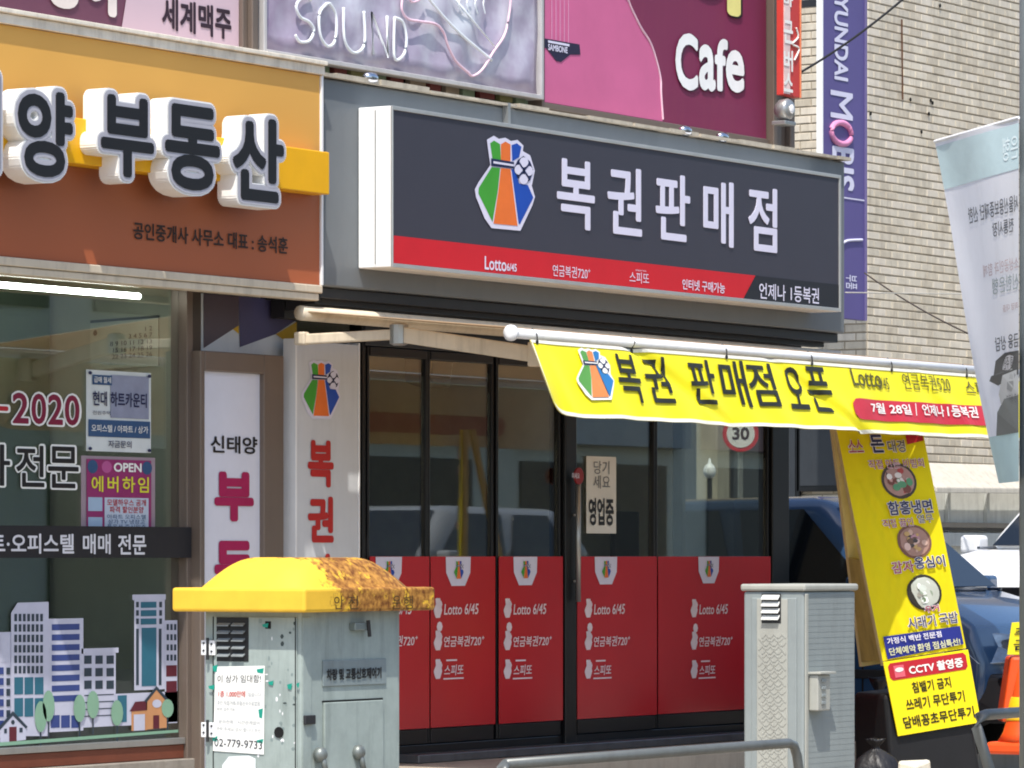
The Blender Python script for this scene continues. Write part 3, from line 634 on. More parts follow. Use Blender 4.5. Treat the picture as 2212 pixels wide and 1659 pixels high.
def b3(mb):
    R(mb, 105, 180, 1336, 1580, 0, 1)
    for j in range(8): R(mb, 112, 172, 1348 + j * 22, 1361 + j * 22, 1, 2)
    for i in range(3): R(mb, 110 + i * 22, 129 + i * 22, 1545, 1572, 1, 2)
def b4(mb):
    R(mb, 178, 250, 1408, 1570, 0, 0); R(mb, 176, 256, 1400, 1411, 0, 1)
    for j in range(3):
        for i in range(3): R(mb, 182 + i * 24, 198 + i * 24, 1416 + j * 27, 1434 + j * 27, 6, 1)
    for j in range(4): R(mb, 182, 246, 1500 + j * 15, 1502 + j * 15, 6, 1)
def b5(mb):
    R(mb, 290, 356, 1288, 1490, 0, 0); R(mb, 286, 358, 1284, 1296, 0, 1)
    for j in range(3):
        v = 1300 + j * 18; R(mb, 304, 338, v, v + 13, 2, 1); R(mb, 294, 300, v, v + 12, 6, 1); R(mb, 344, 350, v, v + 12, 6, 1)
    R(mb, 306, 338, 1356, 1482, 2, 1); R(mb, 294, 300, 1358, 1480, 6, 1); R(mb, 343, 349, 1358, 1480, 6, 1)
    R(mb, 356, 383, 1340, 1560, 0, 2)
    for j in range(4):
        for i in range(3): R(mb, 360 + i * 8, 365 + i * 8, 1348 + j * 22, 1361 + j * 22, 6, 3)
    for j in range(2): R(mb, 359, 382, 1437 + j * 34, 1461 + j * 34, 4, 3)
    R(mb, 250, 383, 1496, 1565, 0, 2); R(mb, 254, 274, 1502, 1560, 2, 3)
def houses(mb):
    PG(mb, [(0, 1606), (56, 1598), (56, 1568), (28, 1540), (0, 1570)], 0, 5); PG(mb, [(-4, 1572), (28, 1536), (60, 1570), (56, 1574), (28, 1546), (0, 1577)], 6, 6)
    R(mb, 20, 36, 1570, 1602, 4, 6); EL(mb, 28, 1560, 4, 5, 6, 6); R(mb, 9, 15, 1574, 1584, 6, 6); R(mb, 42, 49, 1572, 1582, 6, 6)
def house2(mb):
    PG(mb, [(316, 1576), (360, 1572), (360, 1510), (338, 1486), (316, 1512)], 5, 5); PG(mb, [(312, 1514), (338, 1482), (364, 1511), (360, 1515), (338, 1490), (316, 1518)], 6, 6)
    R(mb, 331, 344, 1545, 1574, 4, 6); EL(mb, 339, 1520, 10, 9, 0, 6); R(mb, 284, 318, 1535, 1578, 5, 4); PG(mb, [(280, 1537), (318, 1534), (318, 1514), (292, 1516)], 4, 5); R(mb, 289, 313, 1543, 1578, 0, 6)
def trees(mb):
    for u, v, rv in ((88, 1548, 34), (105, 1525, 34), (172, 1530, 30), (201, 1522, 30), (253, 1540, 28), (362, 1530, 20)):
        R(mb, u - 1.5, u + 1.5, v + 10, v + rv + 34, 6, 6); EL(mb, u, v, 13, rv, 3, 7)
    PG(mb, [(-4, 1612), (385, 1582), (385, 1576), (-4, 1604)], 3, 7)
for f in (b1, b2, b3, b4, b5, houses, house2, trees): town(f)
# wall panel with pennants between the two shops
wx0, wx1 = py(438, 0, .0).x, py(642, 0, .0).x
pn = thing('wall_panel', 'violet white and yellow printed wall panel behind the framed sign', 'panel', ((wx0 + wx1) / 2, 0, 0))
zpt = oz0 - .05
MB().box(wx0, wx1, .01, .05, Z_ST, zpt).build('board', M('panel_white', '#cdd2d6', .5, var=.04, dirt=.1), pn)
yv = .0065
def ZP(u, v): p = py(u, v, yv); return (p.x, p.z)
mb = MB()
def PV(pts, mi, y=yv): mb.add([(py(u, v, y).x, y, min(py(u, v, y).z, zpt)) for u, v in pts], [tuple(range(len(pts)))], mi)
PV([(440, 590), (516, 600), (516, 703), (440, 752)], 0); PV([(516, 600), (642, 615), (642, 690), (595, 722), (518, 750)], 1)
PV([(503, 711), (516, 703), (516, 721)], 2); PV([(596, 722), (641, 695), (641, 755)], 2)
mb.build('pennant_print', [M('pennant_brown', '#554b54', .5), M('pennant_violet', '#4d4a6b', .5), M('pennant_yellow', '#c79f2a', .5)], pn)
# framed sign standing in front of it
fx0, fx1, fz1, _ = fr(427, 607, 757, 900, -.10)
fs_ = thing('framed_sign', 'bronze framed white sign with magenta letters beside the estate agent window', 'sign', ((fx0 + fx1) / 2, -.2, Z_ST))
fi0, fi1, fiz, _ = fr(443, 571, 800, 900, -.12)
MB().box(fx0, fi0, -.12, -.02, Z_ST, fz1).box(fi1, fx1, -.12, -.02, Z_ST, fz1).box(fi0, fi1, -.12, -.02, fiz, fz1).build('frame', m_brown, fs_, bevel=.006)
MB().box(fi0 + .001, fi1 - .001, -.09, -.05, Z_ST, fiz - .001).build('face', M('sign_white', '#d5d6e0', .4, var=.03), fs_)
mb = MB(); ftext(mb, '신태양', 455, 556, 940, 978, -.094, .022); mb.build('small_lettering', m_ink, fs_)
for ch, v0, v1 in (('부', 1018, 1126), ('동', 1168, 1290), ('산', 1330, 1440)):
    mb = MB(); ftext(mb, ch, 463, 548, v0, v1, -.094, .05); mb.build('letter', m_magenta, fs_)
# vertical lottery sign
vx0, vx1, vz1, _ = fr(641, 774, 735, 900, -.13)
vsn = thing('vertical_sign', 'white upright lottery sign with colourful bag and red letters', 'sign', ((vx0 + vx1) / 2, -.1, Z_ST))
MB().box(vx0, vx1, -.13, -.055, Z_ST, vz1).build('board', M('upright_white', '#c9ccd0', .4, var=.03, dirt=.1), vsn, bevel=.006)
MB().box(vx0 - .016, vx0 - .001, -.134, -.05, Z_ST, vz1 + .01).box(vx1 + .001, vx1 + .012, -.134, -.05, Z_ST, vz1 + .01).build('edge_trim', m_white, vsn, bevel=.002)
ex = fr(651, 735, 775, 903, -.134)
mb = MB(); emblem(mb, plane_fn((ex[0], -.134, ex[3]), (ex[1] - ex[0], 0, 0), (0, 0, ex[2] - ex[3])), OUT); mb.build('emblem', EMB, vsn)
for ch, v0, v1 in (('복', 950, 1052), ('권', 1072, 1172), ('판', 1196, 1296), ('매', 1316, 1416)):
    mb = MB(); ftext(mb, ch, 665, 721, v0, v1, -.134, .04); mb.build('letter', M('letter_red', '#b3211f', .45), vsn)
# ------------------------------------------------------------------ awning
yr, yf_ = -.42, -1.77
ra = py(648, 672, yr); bz = py(1140, 722, yf_).z
ax0 = ra.x; ax1 = 5.35
aw = thing('awning', 'cream folding arm awning pulled out over the lottery shop front', 'awning', (ax0, yr, ra.z))
m_fab = cloth_mat('awning_cloth', '#d6c2a8', .5)
MB().tube([(ax0, yr, ra.z - .01), (ax1 - .2, yr, ra.z - .01)], .04, 12).build('roller', m_cream, aw, smooth=True)
MB().slab([(ax0 + .02, yr, ra.z + .0), (ax1, yr, ra.z + .0), (ax1, yf_ + .01, bz + .03), (ax0 + .02, yf_ + .01, bz + .03)], (0, 0, .004)).build('canopy', m_fab, aw)
MB().tube([(ax0 - .01, yf_, bz), (ax1 + .02, yf_, bz)], .027, 14).build('front_bar', m_white, aw, smooth=True)
MB().lathe((ax0 - .018, yf_, bz), [(.02, -.012), (.042, -.008), (.042, .012), (.034, .016)], 16, 'x').build('end_cap', m_white, aw, smooth=True)
sh = Vector((ax0 + .03, yr + .02, ra.z - .15)); el = py(862, 722, -.95); fe = Vector((ax0 + .35, yf_ + .05, bz - .10))
def beam(mb, p, q, w_, h):
    p, q = Vector(p), Vector(q); d = (q - p).normalized(); s_ = d.cross(Vector((0, 0, 1))).normalized() * (w_ / 2); up = Vector((0, 0, h / 2))
    mb.hexa([p - s_ - up, p + s_ - up, q + s_ - up, q - s_ - up, p - s_ + up, p + s_ + up, q + s_ + up, q - s_ + up])
mb = MB(); beam(mb, sh, el, .05, .055); mb.build('arm', m_cream, aw, bevel=.008)
mb = MB(); beam(mb, el, fe, .06, .085); mb.build('arm', m_cream, aw, bevel=.008)
MB().lathe(el, [(.03, -.06), (.05, -.05), (.05, .05), (.03, .06)], 12).build('elbow', m_alu, aw)
MB().box(ax0 - .005, ax0 + .05, yr - .03, yr + .04, ra.z - .18, ra.z - .11).build('bracket', m_cream, aw, bevel=.01)
MB().box(fe.x - .06, fe.x + .02, yf_ + .0, yf_ + .1, bz - .16, bz - .03).build('bracket', m_cream, aw, bevel=.01)
# yellow banner hung from the front bar, bottom pushed outwards
TILT = .27
b0 = Vector((0, yf_ - .02, bz - .03)); upv = Vector((0, TILT, 1)).normalized(); nb = Vector((0, -1, TILT)).normalized()
zlow = pp(1300, 905, b0, nb); blen = (b0.z - zlow.z) / upv.z
bx0 = pp(1142, 722, b0, nb).x; bx1 = 5.3
def ridge(t, w_): return math.exp(-(t / w_) ** 2)
def bpos(x, q, lift=0.):
    """x along the bar, q metres down the cloth"""
    tw = max(0, min(1, (x - bx0) / .35)); k = q / blen
    dx = .0
    wv = .012 * math.sin(x * 3.1 + 1) * k + .009 * math.sin(x * 7.3 + q * 5) * k + .005 * math.sin(x * 17 - q * 13) * k + .012 * k * k * math.sin(x * .9)
    wv -= .03 * ridge((x - 1.95) - (q - .05) * 2.3, .07) * (.3 + .7 * k) + .026 * ridge((x - .35) - (q) * 2.2, .08) * (1 - .5 * k)
    wv += .012 * ridge((x - bx0 - .1) - q * .4, .06) * k + .008 * ridge((x - 3.6) - q * 1.6, .07)
    rise = (1 - tw) ** 2 * .06 * k; wv += .07 * (1 - tw) ** 2 * k
    return Vector((x + dx, b0.y, b0.z)) - upv * (q - rise) + nb * (wv + lift)
bn = thing('banner', 'yellow opening banner with a red date label hung from the awning bar', 'banner', (bx0, b0.y, b0.z))
nx, nq = 150, 16; mb = MB()
mb.add([bpos(bx0 + (bx1 - bx0) * i / nx, blen * j / nq) for j in range(nq + 1) for i in range(nx + 1)], [(j * (nx + 1) + i, j * (nx + 1) + i + 1, (j + 1) * (nx + 1) + i + 1, (j + 1) * (nx + 1) + i) for j in range(nq) for i in range(nx)])
m_yel = M('banner_yellow', '#f0e321', .45, var=.03, scale=3, spec=.3)
cl = mb.build('cloth', m_yel, bn, smooth=True)
m_back = M('banner_back', '#e6dfc6', .6, var=.04)
bk = MB(); bk.add([p - nb * .003 for p in map(Vector, mb.v)], mb.f); bk.build('cloth_back', m_back, bn, smooth=True)
def bxy(u, v):
    p = pp(u, v, b0, nb); return p.x, (b0.z - p.z) / upv.z
def btext(mb, body, u0, u1, v0, v1, off, mi=0, lift=.008, **kw):
    xa, qa = bxy(u0, v0); xb, _ = bxy(u1, v0 * .6 + v1 * .4); _, qb = bxy(u1, v1)
    m2 = MB(); put_text(m2, body, lambda a, b: Vector((xa + (xb - xa) * a, qa + (qb - qa) * (1 - b), 0)), off, 0, **kw)
    m2.v = [(p[0], p[1], abs(p[2])) for p in m2.v]
    me = bpy.data.meshes.new('t'); me.from_pydata(m2.v, [], m2.f); bm = bmesh.new(); bm.from_mesh(me)
    for _ in range(2):
        es = [e for e in bm.edges if e.calc_length() > .05]
        if es: bmesh.ops.subdivide_edges(bm, edges=es, cuts=1)
    bmesh.ops.triangulate(bm, faces=bm.faces)
    bm.verts.index_update(); mb.add([bpos(v_.co.x, v_.co.y, lift + v_.co.z) for v_ in bm.verts], [tuple(v_.index for v_ in f.verts) for f in bm.faces], mi); mb.g.append((len(mb.v) - len(bm.verts), len(mb.f) - len(bm.faces))); bm.free(); bpy.data.meshes.remove(me)
mb = MB()
def hem(u0, u1, q0, q1):
    n = 120; xs_ = [u0 + (u1 - u0) * i / n for i in range(n + 1)]
    mb.add([bpos(x_, q0, .004) for x_ in xs_] + [bpos(x_, q1, .004) for x_ in xs_], [(i, i + 1, i + n + 2, i + n + 1) for i in range(n)])
hem(bx0, bx1, 0, .018); hem(bx0, bx1, blen - .02, blen); hem(bx0, bx0 + .012, 0, blen)
mb.build('white_hem', M('hem_white', '#ece9d8', .5), bn)
for k in range(7):
    xk = bx0 + .05 + (bx1 - bx0 - .1) * k / 6
    MB().tube([bpos(xk, .012, .006), bpos(xk, .004, .012), Vector((xk, yf_ - .03, bz)), Vector((xk, yf_ + .0, bz + .031))], .004, 6).lathe(bpos(xk, .012, .004), [(.012, -.002), (.013, -.006), (.006, -.007)], 8, 'y').build('tie', m_dark, bn)
mb = MB()
for body, u0, u1, v0, v1, o_ in (('복', 1318, 1376, 764, 872, .0), ('권', 1380, 1442, 768, 872, .0), ('판', 1478, 1542, 775, 874, .0), ('매', 1545, 1610, 776, 880, .0), ('점', 1605, 1668, 782, 880, .0), ('오', 1684, 1732, 792, 886, .0), ('픈', 1732, 1788, 791, 892, .0)):
    btext(mb, body, u0, u1, v0, v1, o_ + .012)
mb.build('lettering', M('banner_ink', '#27281c', .5), bn)
mb = MB(); btext(mb, 'Lotto', 1832, 1900, 795, 838, .01); btext(mb, '6/45', 1893, 1918, 815, 842, 0); btext(mb, '연금복권520', 1944, 2048, 806, 848, 0); btext(mb, '스피또', 2078, 2145, 822, 858, .01); btext(mb, 'SPEETTO', 2086, 2122, 812, 818, 0)
mb.build('small_lettering', M('banner_olive_ink', '#55531e', .5), bn)
xa, qa = bxy(1836, 860); xb, _ = bxy(2150, 862); _, qb = bxy(1836, 905)
mb = MB(); n = 40; r_ = (qb - qa) / 2
top = []
for i in range(n + 1):
    x_ = xa + (xb - xa) * i / n; d_ = min(x_ - xa, xb - x_)
    h = r_ * (math.sqrt(max(0, 1 - (1 - min(d_ / .09, 1)) ** 2)) * .5 + .5) if d_ < .09 else r_
    top.append((x_, (qa + qb) / 2 - h, (qa + qb) / 2 + h))
mb.add([bpos(x_, a_, .007) for x_, a_, b_ in top] + [bpos(x_, (a_ + b_) / 2, .007) for x_, a_, b_ in top] + [bpos(x_, b_, .007) for x_, a_, b_ in top],
       [(i + k * (n + 1), i + 1 + k * (n + 1), i + 1 + (k + 1) * (n + 1), i + (k + 1) * (n + 1)) for k in range(2) for i in range(n)])
mb.build('red_label', M('label_red', '#c4303f', .5), bn, label='red rounded label with the opening date')
bk = MB(); bk.add([p - nb * .013 for p in map(Vector, mb.v)], mb.f); bk.build('label_back', M('label_back', '#c08a84', .6), bn)
mb = MB(); btext(mb, '7월 28일', 1876, 1964, 869, 897, .02, lift=.013); btext(mb, '/', 1970, 1977, 872, 899, .02, lift=.013); btext(mb, '언제나', 1985, 2036, 874, 901, .02, lift=.013); btext(mb, '1등복권', 2040, 2104, 876, 905, .02, lift=.013); mb.build('date_lettering', m_paper, bn)
ea, qa = bxy(1228, 750); eb, _ = bxy(1304, 750); _, qb = bxy(1228, 862)
mb = MB(); emblem(mb, lambda a, b: bpos(ea + (eb - ea) * a, qa + (qb - qa) * (1 - b), .010), nb); mb.build('emblem', [m_paper, M('pr_g', '#5c9a4a', .5), M('pr_o', '#e08a4e', .5), M('pr_b', '#2e78b4', .5), m_navy], bn)
# ------------------------------------------------------------------ things inside the lottery shop
nt = thing('open_notice', 'handwritten white paper notice on the glass door', 'notice', py(1300, 1150, -.05))
x0, x1, z1, z0 = fr(1267, 1331, 985, 1152, -.045)
MB().box(x0, x1, -.045, -.042, z0, z1).build('sheet', M('notice_paper', '#dcdcd6', .7, var=.05), nt)
mb = MB(); ftext(mb, '영업중', 1272, 1326, 1075, 1135, -.049, .03); ftext(mb, '당기\n세요', 1282, 1318, 995, 1055, -.049, -.005, mi=1); mb.build('lettering', [m_ink, m_greyink], nt)
ct = thing('counter', 'dark sales counter seen through the glass door', 'counter', py(1360, 1200, .9))
p = py(1330, 1200, 1.0); MB().box(p.x, p.x + 1.5, .9, 1.35, 0, 1.02).build('body', M('counter_dark', '#3a3d3a', .5), ct, bevel=.01); MB().box(p.x - .03, p.x + 1.53, .86, 1.38, 1.022, 1.06).build('top', M('counter_top', '#8b9488', .4), ct, bevel=.006)
p = py(1365, 1150, 1.1)
mo = thing('monitor', 'dark monitor standing on the sales counter', 'monitor', p)
MB().box(p.x - .25, p.x + .2, 1.08, 1.12, 1.14, 1.45).build('screen', M('monitor_black', '#1b201f', .3), mo, bevel=.008); MB().box(p.x - .06, p.x + .04, 1.12, 1.16, 1.062, 1.3).build('stand', m_dark, mo, bevel=.004)
p = py(945, 790, .25)
sp = thing('ceiling_speaker', 'black box speaker hanging behind the top of the second glass panel', 'speaker', p)
MB().hexa([p + Vector(v) for v in ((-.12, -.05, -.10), (.06, -.05, -.13), (.06, .15, -.13), (-.12, .15, -.10), (-.14, -.05, .13), (.12, -.05, .13), (.12, .15, .13), (-.14, .15, .13))]).build('body', m_black, sp, bevel=.01); MB().tube([p + Vector((0, .05, .13)), p + Vector((0, .05, .4))], .012, 6).build('bracket', m_dark, sp)
# ------------------------------------------------------------------ building across the yard: tiled wall
BX, BY = 12.55, 3.34
tb_ = thing('tiled_building', 'beige tiled building across the yard to the right of the shop', 'building', (BX, BY, 0))
MB().box(BX, BX + 7, BY, BY + 8, -.2, 7.2).build('wall', m_joint, tb_)
tiles = []
ch, tw = .0715, .215
mesh_cache = {}
def tile_mesh(wd, hd, axis, k):
    key = (round(wd, 3), axis, k)
    if key not in mesh_cache:
        b = .004; me = bpy.data.meshes.new('tile'); h2 = hd / 2; w2 = wd / 2
        vs_ = [(-w2, 0, -h2), (w2, 0, -h2), (w2, 0, h2), (-w2, 0, h2), (-w2 + b, -.007, -h2 + b), (w2 - b, -.007, -h2 + b), (w2 - b, -.007, h2 - b), (-w2 + b, -.007, h2 - b)]
        if axis == 'x': vs_ = [(y_, -x_, z_) for x_, y_, z_ in vs_]
        me.from_pydata(vs_, [], [(4, 5, 6, 7), (0, 1, 5, 4), (1, 2, 6, 5), (2, 3, 7, 6), (3, 0, 4, 7)]); me.materials.append([m_tile, m_tile2, m_tile3][k]); me.update(); mesh_cache[key] = me
    return mesh_cache[key]
spots = []
zr0 = 1.25; row = 0
while zr0 + row * ch < 6.7:
    z = zr0 + row * ch + ch / 2; off = (row % 2) * tw * .5
    n = 0; x = BX - off
    while x < BX + 3.7:
        a_, b_ = max(x, BX), x + tw
        if b_ - a_ > .04: spots.append(('y', (a_ + b_) / 2, z, b_ - a_ - .004))
        x += tw
    y = BY - (tw * .5 - off)
    while y < BY + 1.3:
        a_, b_ = max(y, BY), y + tw
        if b_ - a_ > .04: spots.append(('x', (a_ + b_) / 2, z, b_ - a_ - .008))
        y += tw
    row += 1
def vis(s):
    if s[0] == 'y':
        p = Vector((s[1], BY, s[2]))
    else: p = Vector((BX, s[1], s[2]))
    r_ = p - Vector((CX, -D, HC)); Z = r_.x * C + r_.y * S; u = UC + F * (r_.x * S - r_.y * C) / Z; v = VH - F * (p.z - HC) / Z
    return u, v, Z
single, rest = [], []
for s in spots:
    u, v, Z = vis(s)
    lft = 2010 + max(0, (v - 285)) * .19
    inside = (1880 < u < (2205 if v < 262 else lft)) and 0 < v < 765 and s[0] == 'y' or (1705 < u < 1762 and 0 < v < 330 and s[0] == 'x')
    (single if inside else rest).append((Z, s))
single.sort(key=lambda q_: q_[0]); rest += single[300:]; single = single[:300]
for Z, s in single:
    k = random.choice((0, 0, 1, 2)); wd, hd = s[3], ch - .011
    o = bpy.data.objects.new('tile', tile_mesh(wd, hd, s[0], k)); COL.objects.link(o); o.parent = tb_
    j = random.uniform(0, .003)
    o.location = Vector((s[1], BY + j - .001, s[2])) - wloc(tb_) if s[0] == 'y' else Vector((BX + j - .001, s[1], s[2])) - wloc(tb_)
mbs = MB()
for Z, s in rest:
    k = random.choice((0, 0, 1, 2)); wd, hd = s[3], ch - .011; b = .004; h2 = hd / 2; w2 = wd / 2; j = random.uniform(-.001, .002)
    vs_ = [(-w2, 0, -h2), (w2, 0, -h2), (w2, 0, h2), (-w2, 0, h2), (-w2 + b, -.007, -h2 + b), (w2 - b, -.007, -h2 + b), (w2 - b, -.007, h2 - b), (-w2 + b, -.007, h2 - b)]
    if s[0] == 'x': vs_ = [(BX + y_ + j, s[1] - x_, s[2] + z_) for x_, y_, z_ in vs_]
    else: vs_ = [(s[1] + x_, BY + y_ + j, s[2] + z_) for x_, y_, z_ in vs_]
    mbs.add(vs_, [(4, 5, 6, 7), (0, 1, 5, 4), (1, 2, 6, 5), (2, 3, 7, 6), (3, 0, 4, 7)], k)
mbs.build('tile_field', [m_tile, m_tile2, m_tile3], tb_, kind='stuff')
# rusty rod, anchor holes
p = py(1948, 42, BY - .02); q = py(1950, 215, BY - .02)
MB().tube([p, q], .008, 6).build('rod', M('rust', '#5b3d2a', .9, var=.2), tb_)
for u, v in ((1880, 245), (1966, 215), (2010, 217), (2014, 222), (2006, 246), (1990, 285), (2030, 12)):
    MB().lathe(py(u, v, BY - .013), [(.016, 0), (.017, -.006), (.01, -.008)], 8, 'y').build('anchor_hole', m_darkgap, tb_)
# dark shop windows on the yard side and the storefront below the tiles
m_pan = M('dark_panel', '#33363a', .35, var=.08)
for y0, y1, z0, z1 in ((3.5, 3.95, 1.75, 2.3), (4.0, 4.6, 1.2, 2.3), (4.7, 5.4, 1.2, 2.3)):
    wf = MB().box(BX - .06, BX - .02, y0 - .04, y1 + .04, z0 - .05, z1 + .05).build('window', m_black, tb_, bevel=.006)
    MB().box(BX - .066, BX - .061, y0, y1, z0, z1).build('pane', m_pan, wf)
MB().box(BX - .04, BX - .0, 3.36, 9, 0, 1.15).build('lower_wall', M('lower_wall_grey', '#55585a', .7, var=.1, dirt=.3), tb_)
zt = py(2060, 1055, BY).z
MB().box(BX + .2, BX + 6, BY - .03, BY - .002, 0, zt).build('shop_shutter', M('shutter_grey', '#d6d7d1', .6, var=.1, dirt=.3), tb_)
for k in range(5):
    xk = BX + .6 + k * .75
    MB().box(xk, xk + .05, BY - .07, BY - .032, .9, zt - .02).build('mullion', M('mullion_grey', '#c4c6c2', .5, metal=.2), tb_, bevel=.004)
for v0, v1, cc in ((1128, 1140, '#8a8175'), (1140, 1146, '#3c3832'), (1150, 1180, '#b9bcb8')):
    MB().box(BX + .2, BX + 6, BY - .12, BY - .072, py(2060, v1, BY).z, py(2060, v0, BY).z - .004).build('rail', M('rail' + cc, cc, .6, var=.1, dirt=.3), tb_, bevel=.004)
cp = thing('canopy', 'off white flat canopy under the beige tiled wall', 'canopy', py(2080, 1040, BY))
za = py(2060, 1050, BY).z; MB().hexa([(BX + .5, BY - .4, za - .08), (BX + 6, BY - .4, za - .03), (BX + 6, BY - .135, za + .08), (BX + .5, BY - .135, za + .05), (BX + .5, BY - .4, za - .03), (BX + 6, BY - .4, za + .02), (BX + 6, BY - .135, za + .22), (BX + .5, BY - .135, za + .19)]).build('slab', M('canopy_white', '#c4bdae', .6, var=.08, dirt=.4), cp, bevel=.01)
# vertical blue violet sign
yk = 2.9
kx0, kx1, kz1, kz0 = fr(1776, 1868, -40, 690, yk); kz0 = py(1840, 690, yk).z
hm = thing('blade_sign', 'tall blue violet blade sign with white car parts lettering', 'sign', ((kx0 + kx1) / 2, yk, kz0))
MB().box(kx0, kx1, yk, yk + .05, kz0, 6.6).build('face', M('sign_violet', '#5a5086', .45, var=.05, scale=2), hm, bevel=.004)
MB().box(kx0 - .025, kx0 - .001, yk - .012, yk + .04, kz0, 6.6).build('side_trim', m_letter_side, hm, bevel=.003)
MB().box(kx1 + .001, kx1 + .02, yk - .012, yk + .05, kz0, 6.6).build('edge_trim', M('edge_violet', '#6f6792', .5), hm)
def vtext(mb, body, uc, half, v0, v1, off, mi=0):
    xa, xb = py(uc - half, 0, yk).x, py(uc + half, 0, yk).x; z1, z0 = py(uc, v0, yk).z, py(uc, v1, yk).z
    put_text(mb, body, lambda a, b: Vector((xa + (xb - xa) * b, yk - .005, z1 + (z0 - z1) * a)), off, mi)
mb = MB(); vtext(mb, 'HYUNDAI', 1816, 15, -40, 174, .03); vtext(mb, 'M', 1817, 24, 198, 257, .012); vtext(mb, 'BIS', 1820, 24, 318, 412, .03)
vtext(mb, '부품', 1838, 12, 594, 625, .01)
mb.build('lettering', m_print_white, hm); mb = MB()
mb.box(py(1808, 0, yk).x, py(1866, 0, yk).x, yk - .006, yk - .005, py(1840, 431, yk).z, py(1840, 428, yk).z)
mb.build('rule_line', m_print_white, hm); mb = MB()
upath(mb, bez([(1810, 520), (1814, 530), (1830, 520), (1862, 518)]), .012, yk - .004)
mb.build('swash', m_print_white, hm)
cO = py(1817, 288, yk - .006); mb = MB(); ring = [cO + Vector((.24 * math.cos(k * .2618) * .98, 0, .10 * math.sin(k * .2618))) for k in range(25)]
rx = (py(1841, 288, yk).x - py(1793, 288, yk).x) / 2; rzz = (py(1817, 262, yk).z - py(1817, 313, yk).z) / 2
ring = [cO + Vector((rx * .9 * math.cos(k * .2618), 0, rzz * .9 * math.sin(k * .2618))) for k in range(28)]
mb.tube(ring, .026, 6); mb.build('ring_letter', M('ring_pink', '#dd8fb6', .5), hm, smooth=True)
MB().box(kx0 + .1, kx0 + .16, yk + .05, BY, 5.6, 5.66).build('bracket', m_dark, hm)
MB().box(kx0 + .1, kx0 + .16, yk + .051, BY, kz0 + .5, kz0 + .56).build('bracket', m_dark, hm)
# red vertical banner + floodlight
yr2 = -.42
r0 = py(1694, 215, yr2); 
rd = thing('blade_sign', 'narrow red blade sign with white letters beside the cafe hoarding post', 'sign', r0)
rx0, rx1 = py(1702, 0, yr2).x, py(1728, 0, yr2).x; rz0 = py(1710, 208, yr2).z
MB().box(py(1692, 0, yr2).x, rx1, yr2, yr2 + .05, rz0, 6.5).build('face', M('blade_red', '#c23a34', .45, var=.08, scale=5), rd, bevel=.004)
MB().box(rx1 + .001, rx1 + .012, yr2 - .005, yr2 + .055, rz0, 6.5).build('edge_trim', M('trim_orange', '#e08a62', .5), rd)
MB().box(py(1692, 0, yr2).x + .004, py(1706, 0, yr2).x, yr2 - .0035, yr2 - .0005, rz0 + .01, 6.45).build('pale_strip', M('strip_blush', '#e3c6c0', .5, var=.15, scale=9), rd)
mb = MB()
for ch, v0, v1 in (('바', -10, 20), ('근', 48, 100), ('버', 112, 160), ('스', 162, 205)): ftext(mb, ch, 1693, 1713, v0 - 6, v1 - 8, yr2 - .0065, .03)
mb.build('lettering', m_paper, rd)
mb = MB(); upath(mb, bez([(1720, 60), (1724, 80), (1712, 95), (1726, 105), (1716, 130)]), .006, yr2 - .006); mb.build('scribble', m_paper, rd)
p = py(1708, 236, -.46)
fl = thing('floodlight', 'round grey floodlight under the narrow red blade sign', 'lamp', p)
MB().lathe(p + Vector((0, .05, 0)), [(.04, .05), (.065, .02), (.07, -.03), (.058, -.05)], 20, 'y').build('housing', m_alu, fl, smooth=True)
MB().lathe(p + Vector((0, -.004, 0)), [(.026, -.0), (.03, -.006), (.02, -.012)], 16, 'y').build('lens', m_white, fl, smooth=True)
MB().box(p.x - .07, p.x + .07, p.y + .0, p.y + .1, p.z - .1, p.z - .075).build('bracket', m_alu, fl, bevel=.004)
# ------------------------------------------------------------------ cables
def cable(label, pts, r, mat, sag=.0):
    n = 16; a_, b_ = Vector(pts[0]), Vector(pts[1]); P = [a_.lerp(b_, k / n) - Vector((0, 0, sag * 4 * (k / n) * (1 - k / n))) for k in range(n + 1)]
    o = MB().tube(P, r, 6).build('cable', mat, smooth=True); o['label'] = label; o['category'] = 'cable'; o['group'] = 'overhead cables'
m_cab = M('cable_black', '#1c1a1a', .6)
cable('black cable rising past the blue violet blade sign', (py(1690, 178, -.1), pd(2010, -55, 29)), .008, m_cab, .05)
cable('thin dark cable slanting down across the beige tiles', (pd(1868, 590, 33), pd(2150, 745, 31)), .006, M('cable_brown', '#4a3f38', .7), .04)
cable('thin pale horizontal cable below the blade sign lettering', (pd(1826, 632, 31), pd(2170, 636, 33)), .005, M('cable_pale', '#b9b4a8', .6), .0)
